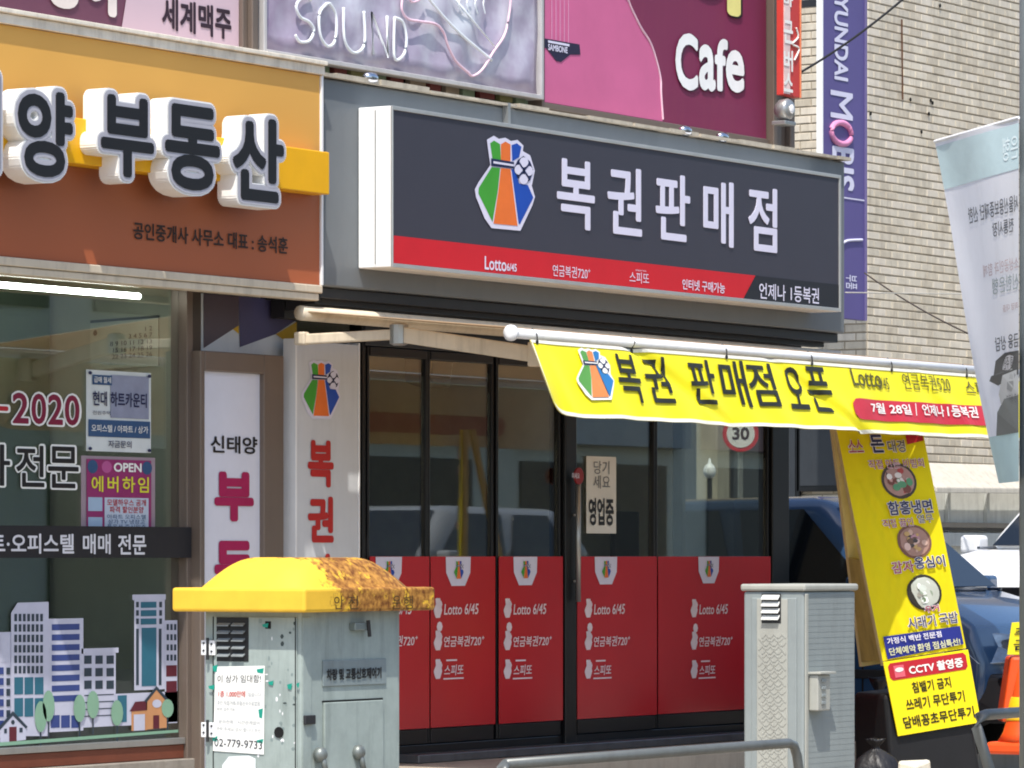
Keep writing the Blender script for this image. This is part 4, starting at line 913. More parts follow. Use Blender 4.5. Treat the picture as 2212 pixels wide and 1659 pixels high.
# ------------------------------------------------------------------ cars
def car(label, paint, L=4.5, W=1.82, hood=1.05, roof=1.66, loc=(0, 0, 0), rz=0, sedan=False, ws=None):
    t = thing('parked_car', label, 'car', loc, 'cars parked in the yard', rz)
    h = W / 2; ws = ws or (1.15 if not sedan else 1.25)
    prof = [(0.02, .32), (0, .62), (.1, hood - .16), (.32, hood - .03), (ws, hood + .05), (L - (.1 if not sedan else .95), hood + .06), (L - .03, hood - .05 if sedan else hood), (L, .6), (L - .05, .32)]
    def loft(mb, prof, ws_):
        n = len(prof); vs_ = []
        for y_, inset, dz in ((-h, .0, 0), (-h + .05, .0, 1), (h - .05, 0, 1), (h, 0, 0)):
            for x_, z_ in prof:
                fx = .16 * (abs(y_) / h) ** 3 * (1 if x_ < .4 else 0); vs_.append((x_ + fx, y_, z_ - (0 if dz else .05 * (z_ > .8))))
        fs = [(k * n + i, k * n + (i + 1) % n, (k + 1) * n + (i + 1) % n, (k + 1) * n + i) for k in range(3) for i in range(n)]
        fs += [tuple(range(n)), tuple(range(3 * n, 4 * n))[::-1]]
        mb.add(vs_, fs)
    mb = MB(); loft(mb, prof, ws); mb.build('body', paint, t, local=True, bevel=.035, seg=3, smooth=True)
    g1 = h - .06; g2 = h - .24; rf = ws + .72
    re = L - .55 if not sedan else L - 1.5; rb = L - .12 if not sedan else L - .85
    hz = hood + .04
    MB().hexa([(ws - .03, -g1, hz), (ws - .03, g1, hz), (rb, g1, hz), (rb, -g1, hz), (rf, -g2, roof), (rf, g2, roof), (re, g2, roof - .02), (re, -g2, roof - .02)]).build('cabin', paint, t, local=True, bevel=.14, seg=4, smooth=True)
    def mixp(p, q, k): return Vector(p).lerp(Vector(q), k)
    A, B, Cc, Dd = Vector((ws - .03, -g1, hz)), Vector((ws - .03, g1, hz)), Vector((rf, g2, roof)), Vector((rf, -g2, roof))
    q_ = quad_fn(A, B, Dd, Cc); nrm = (B - A).cross(Dd - A).normalized(); nrm = nrm if nrm.x < 0 else -nrm
    MB().slab([q_(a_, b_) + nrm * .006 for a_, b_ in ((.06, .06), (.94, .06), (.92, .9), (.08, .9))], nrm * .006).build('windscreen', m_carglass, t, local=True)
    for sy in (-1, 1):
        A, B, Cc, Dd = Vector((ws - .03, sy * g1, hz)), Vector((rb, sy * g1, hz)), Vector((re, sy * g2, roof - .02)), Vector((rf, sy * g2, roof))
        q_ = quad_fn(A, B, Dd, Cc); nr = Vector((0, sy, .3)).normalized()
        for a0, a1 in ((.1, .46), (.5, .84)):
            MB().slab([q_(a_, b_) + nr * .008 for a_, b_ in ((a0, .08), (a1, .08), (a1 - .02, .86), (a0 + .04, .86))], nr * .006).build('side_window', m_carglass, t, local=True)
        MB().hexa([(-.02, sy * (h - .5), hood - .40), (.16, sy * (h + .012), hood - .42), (.4, sy * (h - .2), hood - .36), (.2, sy * (h - .5), hood - .36), (.03, sy * (h - .48), hood - .24), (.46, sy * (h + .012), hood - .17), (.5, sy * (h - .2), hood - .17), (.22, sy * (h - .48), hood - .24)]).build('headlight', m_lens, t, local=True, bevel=.015)
        MB().box(.02, .06, sy * (h - .34), sy * (h - .12), hood - .60, hood - .54).build('turn_signal', M('signal_orange', '#d8641c', .3), t, local=True, bevel=.01)
        MB().box(ws + .15, ws + .33, sy * (h + .02), sy * (h + .18), hood + .02, hood + .16).build('door_mirror', paint, t, local=True, bevel=.03, seg=3)
        for xs_ in (ws + .28, ws + 1.22, ws + 2.0):
            if xs_ < L - .3: MB().box(xs_, xs_ + .012, sy * (h - .01), sy * (h + .004), .38, hood - .0).build('panel_gap', m_darkgap, t, local=True)
        for xs_ in (ws + .98, ws + 1.75):
            if xs_ < L - .4: MB().box(xs_, xs_ + .17, sy * (h + .002), sy * (h + .035), hood - .16, hood - .125).build('door_handle', m_chrome, t, local=True, bevel=.01)
        MB().box(.45, L - .4, sy * (h + .001), sy * (h + .016), .5, .56).build('side_trim', m_dark, t, local=True, bevel=.006)
        MB().box(ws + .02, L - .25, sy * (h - .06), sy * (h - .035), hood + .055, hood + .075).build('window_trim', m_chrome, t, local=True)
        for xx in (.85, L - .85):
            wh = MB().lathe((xx, sy * (h - .12), .33), [(.2, -.11), (.3, -.11), (.335, -.07), (.335, .07), (.3, .11), (.2, .11)], 24, 'y').build('wheel', m_tyre, t, local=True, smooth=True)
            MB().lathe((xx, sy * (h - .12), .33), [(.02, -.115), (.19, -.113), (.2, -.10), (.2, .10), (.19, .113), (.02, .115)], 20, 'y').build('rim', m_alu, wh, local=True)
    MB().hexa([(-.05, -h - .005, .22), (-.05, h + .005, .22), (.5, h + .008, .22), (.5, -h - .008, .22), (-.05, -h - .005 + .15, .54), (-.05, h + .005 - .15, .54), (.42, h + .008, .54), (.42, -h - .008, .54)]).build('lower_bumper', m_dark, t, local=True, bevel=.05, seg=3)
    MB().box(-.0 - .012, .05, -.5, .5, hood - .38, hood - .22).build('grille', m_black, t, local=True, bevel=.01)
    MB().box(-.012, .08, -.7, .7, .36, hood - .50).build('lower_grille', m_black, t, local=True, bevel=.02)
    MB().box(-.02, .0, -.26, .26, .5, .61).build('number_plate', m_white, t, local=True)
    MB().box(L - .02, L + .012, -.7, .7, .75, .85).build('tail_light', m_redink, t, local=True)
    return t
car('small blue car parked nose to the street behind the yellow food board', M('paint_blue', '#2c4768', .25, var=.03, coat=.7), ws=.74, L=3.5, W=1.56, hood=1.02, roof=1.72, loc=(6.58, -1.28, Z_LOT), rz=math.radians(90))
car('white SUV parked to the right of the yellow food board', M('paint_white', '#e9eaeb', .35, var=.02, coat=.4), loc=(8.3, -.12, Z_LOT + .03), hood=1.28, roof=1.9)
car('grey saloon parked on the far side of the road, seen only mirrored in the doors', M('paint_grey', '#8d9194', .3, var=.03, coat=.5), loc=(13.5, -10.2, Z_RD), hood=1.5, roof=2.1)
# ------------------------------------------------------------------ speed limit sign and globe lamp seen through the glass
p = pd(1600, 937, 34)
sg = thing('road_sign', 'round speed limit sign 30 with red rim seen through the shop glass', 'road sign', (p.x, p.y, Z_LOT))
nr = Vector((-C, -S, 0)); rt = Vector((S, -C, 0))
def disc_(mb, c, r, off, mi=0, n=28):
    mb.add([c + nr * off + rt * (r * math.cos(2 * math.pi * k / n)) + Vector((0, 0, r * math.sin(2 * math.pi * k / n))) for k in range(n)], [tuple(range(n))], mi)
mb = MB(); mb.slab([p + rt * (.146 * math.cos(2 * math.pi * k / 28)) + Vector((0, 0, .146 * math.sin(2 * math.pi * k / 28))) for k in range(28)], nr * .01); mb.build('plate', m_alu, sg)
mb = MB(); disc_(mb, p, .144, .013); mb.build('red_rim', M('sign_red', '#c2202c', .4), sg)
mb = MB(); disc_(mb, p, .112, .016); mb.build('white_disc', m_white, sg)
mb = MB(); put_text(mb, '30', plane_fn(p + nr * .019 - rt * .068 - Vector((0, 0, .048)), rt * .136, (0, 0, .1)), .03); mb.build('lettering', m_ink, sg)
MB().tube([Vector((p.x + .03, p.y + .02, Z_LOT)), Vector((p.x + .03, p.y + .02, p.z + .3))], .022, 8).build('pole', m_alu, sg)
p = pd(1582, 1060, 34.5)
co = thing('gate_pillar', 'pale plastered gate pillar behind the speed limit sign', 'pillar', (p.x, p.y + .2, Z_LOT))
MB().box(p.x - .07, p.x + .13, p.y + .1, p.y + .3, Z_LOT, 2.3).build('shaft', M('pillar_cream', '#a7a292', .8, var=.1, dirt=.3), co, bevel=.01); MB().box(p.x - .1, p.x + .16, p.y + .07, p.y + .33, 2.302, 2.36).build('cap', M('pillar_cream', '#a7a292'), co, bevel=.01)
p = pd(1533, 1018, 33)
gl = thing('globe_lamp', 'white globe lamp on a dark post behind the shop glass', 'lamp', (p.x, p.y, Z_LOT))
MB().lathe(p, [(.012, -.055), (.035, -.045), (.05, -.015), (.05, .015), (.035, .045), (.015, .06), (.006, .1)], 16).build('globe', M('globe_white', '#e4e8ec', .3), gl, smooth=True); MB().tube([p - Vector((0, 0, .055)), Vector((p.x, p.y, Z_LOT))], .02, 8).build('post', m_dark, gl)
# ------------------------------------------------------------------ food A-board with litter notice
n_b = Vector((-.57, -.82, 0)).normalized(); pb = pd(1950, 1250, 25.95)
def BP(u, v, off=0.): return pp(u, v, pb, n_b) + n_b * off
q4 = quad_fn(BP(1907, 1428), BP(2087, 1400), BP(1804, 912), BP(1989, 910))
fb = thing('a_board', 'tall yellow sandwich board picturing three noodle bowls', 'sandwich board', pz(1990, 1640, Z_SW) if False else BP(1990, 1600))
m_yb = cloth_mat('board_yellow', '#f8e60c', .25, .04)
def fold(a, b):
    return (.016 * ridge((a - .22) - (.55 - b) * .55, .05) * (b < .75) + .013 * ridge((a - .4) - (.5 - b) * .6, .045) * (b < .7) + .013 * ridge((a - .15) - (.3 - b) * .8, .05) + .012 * ridge((a - .52) - (.35 - b) * .7, .05) + .01 * ridge((a - .3) - (.95 - b) * .9, .05) * (b > .6))
def BS(a, b, lift=0.): return q4(a, b) + n_b * (fold(a, b) * .6 + lift)
na, nb2 = 40, 90; mb = MB()
mb.add([BS(i / na, j / nb2) for j in range(nb2 + 1) for i in range(na + 1)], [(j * (na + 1) + i, j * (na + 1) + i + 1, (j + 1) * (na + 1) + i + 1, (j + 1) * (na + 1) + i) for j in range(nb2) for i in range(na)])
mb.build('cloth', m_yb, fb, smooth=True)
m_wood = M('pale_wood', '#cdbd8e', .6, var=.1, dirt=.2)
mb = MB()
mb.slab([q4(0, -.02) - n_b * .01, q4(.04, -.02) - n_b * .01, q4(.04, 1) - n_b * .01, q4(0, 1) - n_b * .01], -n_b * .03); mb.slab([q4(.96, -.02) - n_b * .01, q4(1, -.02) - n_b * .01, q4(1, 1) - n_b * .01, q4(.96, 1) - n_b * .01], -n_b * .03)
mb.build('front_leg', m_wood, fb)
# rear board leaning the other way
A_, B_ = q4(-.0, 1.0) - n_b * .05, q4(.96, 1.0) - n_b * .05
dv = Vector((0, 0, -1)); back = (-n_b) * .52
bl_ = pp(1862, 1440, pb - n_b * .35, n_b); br_ = bl_ + (q4(1, 0) - q4(0, 0))
mb = MB(); mb.slab([bl_, br_, B_, A_], -n_b * .035); mb.build('rear_board', M('rear_board_cream', '#d6c48c', .6, var=.08, dirt=.25), fb)
mid = MB().slab([q4(.02, .0) - n_b * .04, bl_.lerp(A_, .02), bl_.lerp(A_, .45), q4(.02, .42) - n_b * .04], Vector((S, -C, 0)) * .03); mid.build('side_board', M('side_board_cream', '#b09c58', .7, var=.12, dirt=.4), fb)
# pictures: round photographs of bowls
def bowl(name, ca, cb, ra, rb, cols_):
    mb = MB()
    poly(mb, ell(ca, cb, ra, rb, 24), lambda a, b: BS(a, b, .006), 0); poly(mb, ell(ca, cb, ra * .86, rb * .86, 24), lambda a, b: BS(a, b, .0075), 1)
    rnd = random.Random(name)
    for k in range(26):
        an = rnd.uniform(0, 6.28); rr_ = rnd.uniform(0, .62); s_ = rnd.uniform(.08, .24)
        poly(mb, ell(ca + ra * rr_ * math.cos(an), cb + rb * rr_ * math.sin(an), ra * s_ * rnd.uniform(.6, 1.5), rb * s_, 9), lambda a, b: BS(a, b, .009 + k * .0002), 2 + rnd.randrange(len(cols_) - 2))
    mb.build('bowl_print', [M(name + str(i), c_, .5) for i, c_ in enumerate(cols_)], fb)
bowl('bowl_a', .60, .745, .205, .077, ['#4a4038', '#b08a80', '#e4dcd8', '#d9c3bc', '#b24a48', '#5f9a72', '#7c4a40', '#efe9e4', '#cfa39a'])
bowl('bowl_b', .635, .482, .205, .073, ['#7a5648', '#a98476', '#c9a898', '#d8b8ac', '#6e5648', '#c2a06a', '#4c4444', '#b78a94'])
bowl('bowl_c', .635, .262, .205, .078, ['#2e2a22', '#b9bcb0', '#d9dbd2', '#8f9a86', '#c9cfc4', '#6f7f66', '#e4e6dd', '#9a9488'])
def bt(body, a0, a1, b0, b1, off, mat, rim=None, name='lettering', sl=0.):
    mb = MB(); put_text(mb, body, lambda a, b: BS(a0 + (a1 - a0) * a, b0 + (b1 - b0) * b + sl * a, .018), off); mb.build(name, mat, fb)
    if rim:
        e_ = .006; mb = MB(); put_text(mb, body, lambda a, b: BS(a0 - e_ + (a1 - a0 + 2 * e_) * a, b0 - .002 + (b1 - b0 + .004) * b + sl * a, .015), off + .04); mb.build(name + '_outline', rim, fb)
m_brush = M('brush_ink', '#2c2f52', .5); m_brush2 = M('brush_red', '#a8404a', .5); m_lav = M('outline_lavender', '#e3dfe6', .5)
bt('소스', .08, .25, .872, .925, .01, m_brush2, m_lav); bt('돈', .34, .50, .868, .945, .03, m_brush, m_lav); bt('대경', .54, .74, .868, .92, .01, M('brush_olive', '#5e5530', .5), m_lav)
mb = MB(); poly(mb, [(.78, .90), (.98, .915), (.98, .955), (.78, .945)], lambda a, b: BS(a, b, .008)); mb.build('red_tag', m_redink, fb)
bt('직접 만든 비빔회', .28, .92, .80, .838, 0, m_brush2, m_lav); bt('함흥냉면', .40, .92, .60, .66, .02, m_brush, m_lav)
bt('직접 끓인', .30, .66, .55, .585, 0, m_brush2, m_lav); bt('열무', .72, .90, .56, .595, 0, M('brush_olive', '#5e5530'), m_lav)
bt('감자', .30, .56, .355, .405, .012, m_brush2, m_lav); bt('옹심이', .58, .94, .365, .415, .02, m_brush, m_lav)
bt('우거', .58, .76, .175, .205, .02, m_brush2, m_lav); bt('시래기 국밥', .36, .96, .115, .165, .01, m_brush, m_lav)
mb = MB(); poly(mb, [(.05, .005), (.97, .02), (.97, .10), (.05, .10)], lambda a, b: BS(a, b, .012)); mb.build('blue_strip', M('strip_blue', '#232c80', .5), fb)
bt('가정식 백반 전문점', .08, .72, .065, .092, .02, m_lav); bt('단체예약 환영 점심특선!', .08, .93, .018, .05, .02, M('strip_cream', '#d9d8a8', .5))
# litter notice hung below
q5 = quad_fn(BP(1938, 1590, .012), BP(2117, 1560, .012), BP(1906, 1430, .012), BP(2089, 1403, .012))
ln = thing('litter_notice', 'yellow no littering notice with red CCTV heading under the food board', 'notice', BP(2020, 1575))
MB().slab([q5(0, 0), q5(1, 0), q5(1, 1), q5(0, 1)], -n_b * .008).build('sheet', M('notice_yellow', '#f4de10', .45, var=.04, scale=4), ln)
def NS(a, b, l=.003): return q5(a, b) + n_b * l
mb = MB(); poly(mb, [(.07, .74), (.93, .74), (.96, .78), (.96, .93), (.93, .97), (.07, .97), (.04, .93), (.04, .78)], lambda a, b: NS(a, b)); mb.build('red_heading', m_redink, ln)
mb = MB(); put_text(mb, 'CCTV 촬영중', lambda a, b: NS(.27 + .64 * a, .78 + .13 * b, .006), .03, 0)
poly(mb, [(.1, .77), (.22, .77), (.22, .93), (.1, .93)], lambda a, b: NS(a, b, .005), 1); poly(mb, ell(.16, .87, .05, .03, 12), lambda a, b: NS(a, b, .007), 0); mb.build('heading_lettering', [m_paper, M('cam_pink', '#d86070', .5)], ln)
mb = MB(); put_text(mb, '침뱉기 금지', lambda a, b: NS(.27 + .46 * a, .53 + .15 * b), .025); put_text(mb, '쓰레기 무단투기', lambda a, b: NS(.16 + .70 * a, .31 + .16 * b), .025); put_text(mb, '담배꽁초무단투기', lambda a, b: NS(.09 + .85 * a, .08 + .16 * b), .025)
mb.build('lettering', M('notice_ink', '#2a2410', .5), ln)
# black rubber weight + bags below
gp = BP(2010, 1640); gz = Z_SW
base = thing('black_plinth', 'large black weighted stand at the foot of the yellow sandwich board', 'stand', (gp.x, gp.y, gz))
c0 = BP(1928, 1640, -.0); c1 = BP(2128, 1640, 0)
MB().hexa([(c0.x, c0.y, gz), (c1.x, c1.y, gz), tuple(c1.xy - n_b.xy * .5) + (gz,), tuple(c0.xy - n_b.xy * .5) + (gz,), tuple(BP(1915, 1500, -.03)), tuple(BP(2096, 1480, -.03)), tuple(BP(2096, 1480, -.45)), tuple(BP(1915, 1500, -.45))]).build('body', M('black_plastic', '#141416', .55, var=.2, bump=.2, bscale=12), base, bevel=.03, seg=3)
m_bag = M('bag_black', '#1e1e21', .45, var=.2, bump=.5, bscale=25)
def bag(label, c, r, h, seed):
    rnd = random.Random(seed); n = 40; prof = [(.25, 0), (.75, .02), (.98, .16), (1, .34), (.9, .52), (.66, .68), (.36, .78), (.15, .83), (.13, .87), (.3, .95), (.38, 1.0), (.2, .99)]
    ph = [rnd.uniform(0, 6) for _ in range(4)]; vs_ = []
    for i, (q, z) in enumerate(prof):
        for k in range(n):
            an = 2 * math.pi * k / n
            m_ = 1 + .10 * math.sin(an * 2 + ph[0]) + .06 * math.sin(an * 5 + ph[1] + z * 5) + .045 * math.sin(an * 11 + ph[2] + z * 9) * (z > .1)
            vs_.append((c.x + r * q * m_ * math.cos(an) + .05 * r * math.sin(z * 5), c.y + r * q * m_ * math.sin(an), c.z + h * z + .02 * r * math.sin(an * 3 + ph[3])))
    mb = MB(); mb.add(vs_, [(i * n + k, i * n + (k + 1) % n, (i + 1) * n + (k + 1) % n, (i + 1) * n + k) for i in range(len(prof) - 1) for k in range(n)] + [tuple(range(n))[::-1]])
    o = mb.build('rubbish_bag', m_bag, smooth=True); tag(o, label, 'bag', 'black bags by the cabinet')
p = pd(1900, 1500, 27.2); bag('taller knotted black rubbish bag between the grey cabinet and the yellow notice', Vector((p.x, p.y, Z_SW)), .19, .68, 1)
p = pd(1893, 1585, 25.6); bag('smaller knotted black rubbish bag beside the grey cabinet', Vector((p.x, p.y, Z_SW)), .15, .36, 5)
p = pd(1975, 1645, 24.9)
pc = thing('paper_parcel', 'small off white paper parcel on the ground below the litter notice', 'parcel', (p.x, p.y, Z_SW))
MB().hexa([(p.x - .1, p.y - .07, Z_SW), (p.x + .1, p.y - .08, Z_SW), (p.x + .09, p.y + .08, Z_SW), (p.x - .1, p.y + .07, Z_SW), (p.x - .09, p.y - .06, p.z - .01), (p.x + .08, p.y - .07, p.z + .015), (p.x + .09, p.y + .07, p.z), (p.x - .08, p.y + .07, p.z + .01)]).build('wrapping', M('parcel_white', '#d9d4c2', .7, var=.1, bump=.5, bscale=20), pc, bevel=.02, seg=2)
# ------------------------------------------------------------------ orange barrier and cone
p = pd(2205, 1520, 26.2)
ob = thing('plastic_barrier', 'orange plastic barrier with a yellow placard on top', 'barrier', (p.x, p.y, Z_SW))
m_or = M('barrier_orange', '#e2501c', .4, var=.06)
k_ = 26.2 / F
def Q(u, v): return pd(u, v, 26.2)
MB().slab([Q(2163, 1560), Q(2290, 1560), Q(2270, 1418), Q(2184, 1418)], Vector((C, S, 0)) * .3).build('body', m_or, ob, bevel=.02)
MB().slab([Q(2176, 1414), Q(2270, 1414), Q(2260, 1340), Q(2186, 1345)], Vector((C, S, 0)) * .02).build('placard', M('placard_yellow', '#e8d81c', .5), ob)
mb = MB(); fnq = quad_fn(Q(2188, 1405), Q(2262, 1405), Q(2192, 1355), Q(2256, 1355)); put_text(mb, '주차\n금지', lambda a, b: fnq(a, b) + nr * .006, .02); mb.build('placard_lettering', m_ink, ob)
def Q2(u, v): return pd(u, v, 24.5)
c_ = Q2(2215, 1628); cone = thing('traffic_cone', 'orange traffic cone with yellow band behind the right railing', 'traffic cone', (c_.x, c_.y, c_.z))
MB().box(c_.x - .17, c_.x + .17, c_.y - .17, c_.y + .17, c_.z, c_.z + .07).build('base', m_or, cone, bevel=.02)
MB().lathe(c_, [(.16, .071), (.13, .12), (.105, .2), (.07, .36), (.03, .55)], 20).build('body', m_or, cone, smooth=True)
MB().lathe(c_, [(.112, .19), (.114, .2), (.085, .32), (.08, .325)], 20).build('band', M('band_yellow', '#e3b41a', .4), cone, smooth=True)
# ------------------------------------------------------------------ railings
m_rail = M('rail_grey', '#686b69', .4, metal=.35, var=.1, dirt=.3)
yR = -4.55
zR = py(1400, 1628, yR).z; xa, xb = py(1092, 1640, yR).x, py(1722, 1605, yR).x
rl = thing('street_railing', 'grey tubular railing in front of the lottery shop doors', 'railing', (xa, yR, Z_SW), 'tubular street railings')
MB().tube([(xa, yR, zR), (xb - .08, yR, zR), (xb - .03, yR, zR - .012), (xb, yR, zR - .06), (xb + .04, yR - .02, zR - .35), (xb + .05, yR - .02, Z_SW)], .022, 12).build('end_frame', m_rail, rl, smooth=True)
MB().tube([(xa, yR, zR), (xa - .03, yR, zR - .02), (xa - .05, yR, zR - .08), (xa - .05, yR, Z_SW)], .022, 12).build('post', m_rail, rl, smooth=True)
MB().tube([(xa - .05, yR, zR - .4), (xb + .04, yR, zR - .4)], .02, 10).build('rail', m_rail, rl, smooth=True)
yR2 = -4.3
p = py(2110, 1545, yR2)
rl = thing('street_railing', 'grey tubular railing in front of the orange cone', 'railing', (p.x, yR2, Z_SW), 'tubular street railings')
zR2 = p.z
MB().tube([(p.x + 1.6, yR2, zR2), (p.x + .1, yR2, zR2), (p.x + .03, yR2, zR2 - .01), (p.x, yR2, zR2 - .06), (p.x + .06, yR2 - .05, zR2 - .3), (p.x + .1, yR2 - .05, Z_SW)], .027, 12).build('end_frame', m_rail, rl, smooth=True)
MB().tube([(p.x + .08, yR2 - .05, zR2 - .42), (p.x + 1.6, yR2, zR2 - .42)], .02, 10).build('rail', m_rail, rl, smooth=True)
# ------------------------------------------------------------------ grey telecom cabinet
yc = -3.95
gx0 = py(1737, 1262, yc).x; gx1 = py(1848, 1262, yc).x; ztop = py(1737, 1278, yc).z
gw = px(1606, 1300, gx0).y - yc
gc = thing('utility_cabinet', 'grey metal utility cabinet with woven pattern door and lock box', 'cabinet', ((gx0 + gx1) / 2, yc, Z_SW), 'street utility cabinets')
m_gc = M('cabinet_grey', '#8d9493', .5, var=.06, scale=5, dirt=.2); m_gc2 = M('cabinet_grey_pale', '#a6a69d', .5, var=.05, dirt=.2)
MB().box(gx0, gx1, yc, yc + gw, Z_SW + .08, ztop).build('body', m_gc, gc, bevel=.012)
MB().box(gx0 - .012, gx1 + .012, yc - .012, yc + gw + .012, ztop + .002, ztop + .035).build('top', m_gc2, gc, bevel=.01)
MB().box(gx0 + .02, gx1 - .02, yc + .02, yc + gw - .02, Z_SW, Z_SW + .078).build('base', m_concrete, gc)
# left (street end) door: inset panel, four louvres, woven relief
dy0, dy1 = px(1722, 1300, gx0).y, px(1625, 1300, gx0).y
MB().box(gx0 - .008, gx0 - .0005, dy0, dy1, Z_SW + .12, ztop - .03).build('door', m_gc, gc, bevel=.004)
iy0, iy1 = px(1704, 1300, gx0).y, px(1638, 1300, gx0).y
MB().box(gx0 - .014, gx0 - .0085, iy0, iy1, Z_SW + .14, ztop - .035).build('door_panel', m_gc2, gc, bevel=.002)
ly0, ly1 = px(1688, 1300, gx0).y, px(1651, 1300, gx0).y
lv = MB().box(gx0 - .0155, gx0 - .0145, ly0 - .006, ly1 + .006, px(1660, 1346, gx0).z, px(1660, 1282, gx0).z).build('vent', m_dark, gc)
for k in range(4):
    zc = px(1660, 1290 + k * 14.5, gx0).z
    MB().hexa([(gx0 - .034, ly0, zc - .012), (gx0 - .034, ly1, zc - .012), (gx0 - .0158, ly1, zc + .004), (gx0 - .0158, ly0, zc + .004), (gx0 - .034, ly0, zc - .008), (gx0 - .034, ly1, zc - .008), (gx0 - .0158, ly1, zc + .011), (gx0 - .0158, ly0, zc + .011)]).build('louvre', M('louvre_white', '#d4d4ce', .4), lv)
mb = MB(); wy0, wy1 = px(1697, 1400, gx0).y, px(1645, 1400, gx0).y; s_ = .019; j = 0
zt, zb = px(1660, 1372, gx0).z, Z_SW + .2
z = zb
while z < zt:
    y = wy0 + (j % 2) * s_; i = 0
    while y < wy1:
        d_ = 1 if (i + j // 2) % 2 else -1; l = .019
        p0 = Vector((gx0 - .0145, y - l * .5, z - d_ * l * .5)); p1 = Vector((gx0 - .0145, y + l * .5, z + d_ * l * .5)); w_ = Vector((0, -d_ * .0028, .0028)) if d_ > 0 else Vector((0, .0028, .0028))
        mb.slab([p0 - w_, p1 - w_, p1 + w_, p0 + w_], (-.0016, 0, 0)); y += s_ * 1.15; i += 1
    z += s_; j += 1
mb.build('woven_relief', m_gc2, gc, kind='stuff')
# front ribs and lock box
mb = MB(); z = Z_SW + .12
while z < ztop - .03:
    off = .006 * math.sin(z * 40); x0 = gx0 + .035; 
    while x0 < gx1 - .02:
        x1_ = min(x0 + random.uniform(.2, .6), gx1 - .012); mb.box(x0, x1_, yc - .0007, yc - .0003, z, z + .006); x0 = x1_ + random.uniform(.004, .012)
    z += .027
mb.build('rib_relief', m_gc, gc, kind='stuff')
bx0_, bx1_, bz1_, bz0_ = fr(1765, 1792, 1458, 1536, yc - .05)
lb = MB().box(bx0_, bx1_, yc - .055, yc - .0045, bz0_, bz1_).build('lock_box', m_gc2, gc, bevel=.006)
for k in range(4): MB().box(bx0_ + .03, bx0_ + .07, yc - .061, yc - .0555, bz0_ + .03 + k * .035, bz0_ + .045 + k * .035).build('button', m_gc, lb, bevel=.002)
MB().box(bx0_ - .01, bx1_ + .02, yc - .075, yc - .0045, bz1_ + .003, bz1_ + .014).build('hood', m_gc2, gc, bevel=.002)
MB().box(gx0 + .004, gx0 + .03, yc - .008, yc - .0004, Z_SW + .1, ztop - .01).build('corner_strip', m_gc2, gc, bevel=.003)
# ------------------------------------------------------------------ yellow lidded cabinet
yy = -4.0
cx0 = py(652, 1320, yy).x; cx1 = py(864, 1320, yy).x; cyw = px(442, 1400, cx0).y - yy
zl = py(680, 1322, yy).z; zl2 = py(680, 1270, yy).z; zl3 = py(680, 1204, yy).z
yc_ = thing('utility_cabinet', 'worn pale green utility cabinet with a rusty yellow domed lid', 'cabinet', ((cx0 + cx1) / 2, yy, Z_SW), 'street utility cabinets')
m_pg = M('cabinet_pale_green', '#98a39e', .6, var=.12, scale=7, dirt=.6, dcol='#66706a', bump=.08, bscale=30)
MB().box(cx0, cx1, yy, yy + cyw, Z_SW, zl + .01).build('body', m_pg, yc_, bevel=.008)
# lid: skirt and domed hip
m_lid = M('lid_yellow', '#ecbc3c', .58, var=.09, scale=5, spec=.25)
N = m_lid.node_tree.nodes; L = m_lid.node_tree.links; b = N['Principled BSDF']; src = b.inputs['Base Color'].links[0].from_socket
g = N.new('ShaderNodeNewGeometry'); sp_ = N.new('ShaderNodeSeparateXYZ'); L.new(g.outputs['Position'], sp_.inputs[0])
n1 = N.new('ShaderNodeTexNoise'); n1.inputs['Scale'].default_value = 16; n1.inputs['Detail'].default_value = 9; n1.inputs['Roughness'].default_value = .72; L.new(g.outputs['Position'], n1.inputs['Vector'])
lx = py(690, 1240, yy).x
mr = N.new('ShaderNodeMapRange'); mr.inputs['From Min'].default_value = lx - .10; mr.inputs['From Max'].default_value = lx + .10; mr.inputs['To Min'].default_value = -.20; mr.inputs['To Max'].default_value = .12; L.new(sp_.outputs['X'], mr.inputs['Value'])
ad = N.new('ShaderNodeMath'); ad.operation = 'ADD'; L.new(n1.outputs['Fac'], ad.inputs[0]); L.new(mr.outputs['Result'], ad.inputs[1])
rp = N.new('ShaderNodeValToRGB'); rp.color_ramp.elements[0].position = .5; rp.color_ramp.elements[1].position = .58; L.new(ad.outputs[0], rp.inputs['Fac'])
n2 = N.new('ShaderNodeTexNoise'); n2.inputs['Scale'].default_value = 40; n2.inputs['Detail'].default_value = 6; L.new(g.outputs['Position'], n2.inputs['Vector'])
rr2 = N.new('ShaderNodeValToRGB'); rr2.color_ramp.elements[0].color = lin('#6b3d18') + [1]; rr2.color_ramp.elements[1].color = lin('#c08a40') + [1]; rr2.color_ramp.elements[0].position = .35; rr2.color_ramp.elements[1].position = .65; L.new(n2.outputs['Fac'], rr2.inputs['Fac'])
mx = N.new('ShaderNodeMixRGB'); L.new(rp.outputs['Color'], mx.inputs[0]); L.new(src, mx.inputs[1]); L.new(rr2.outputs['Color'], mx.inputs[2]); L.new(mx.outputs[0], b.inputs['Base Color'])
lx0, lx1 = cx0 - .085, py(936, 1300, yy - .03).x; ly0_, ly1_ = yy - .075, yy + cyw + .10; lx1 -= .05
lx0 = px(684, 1300, 0).x if False else lx0
lid = MB().box(lx0, lx1, ly0_, ly1_, zl, zl2).build('lid', m_lid, yc_, bevel=.012, seg=3)
mb = MB(); nl, nr_ = 14, 48; vs_ = []
lcx, lcy, hx, hy = (lx0 + lx1) / 2, (ly0_ + ly1_) / 2, (lx1 - lx0) / 2 - .05, (ly1_ - ly0_) / 2 - .05
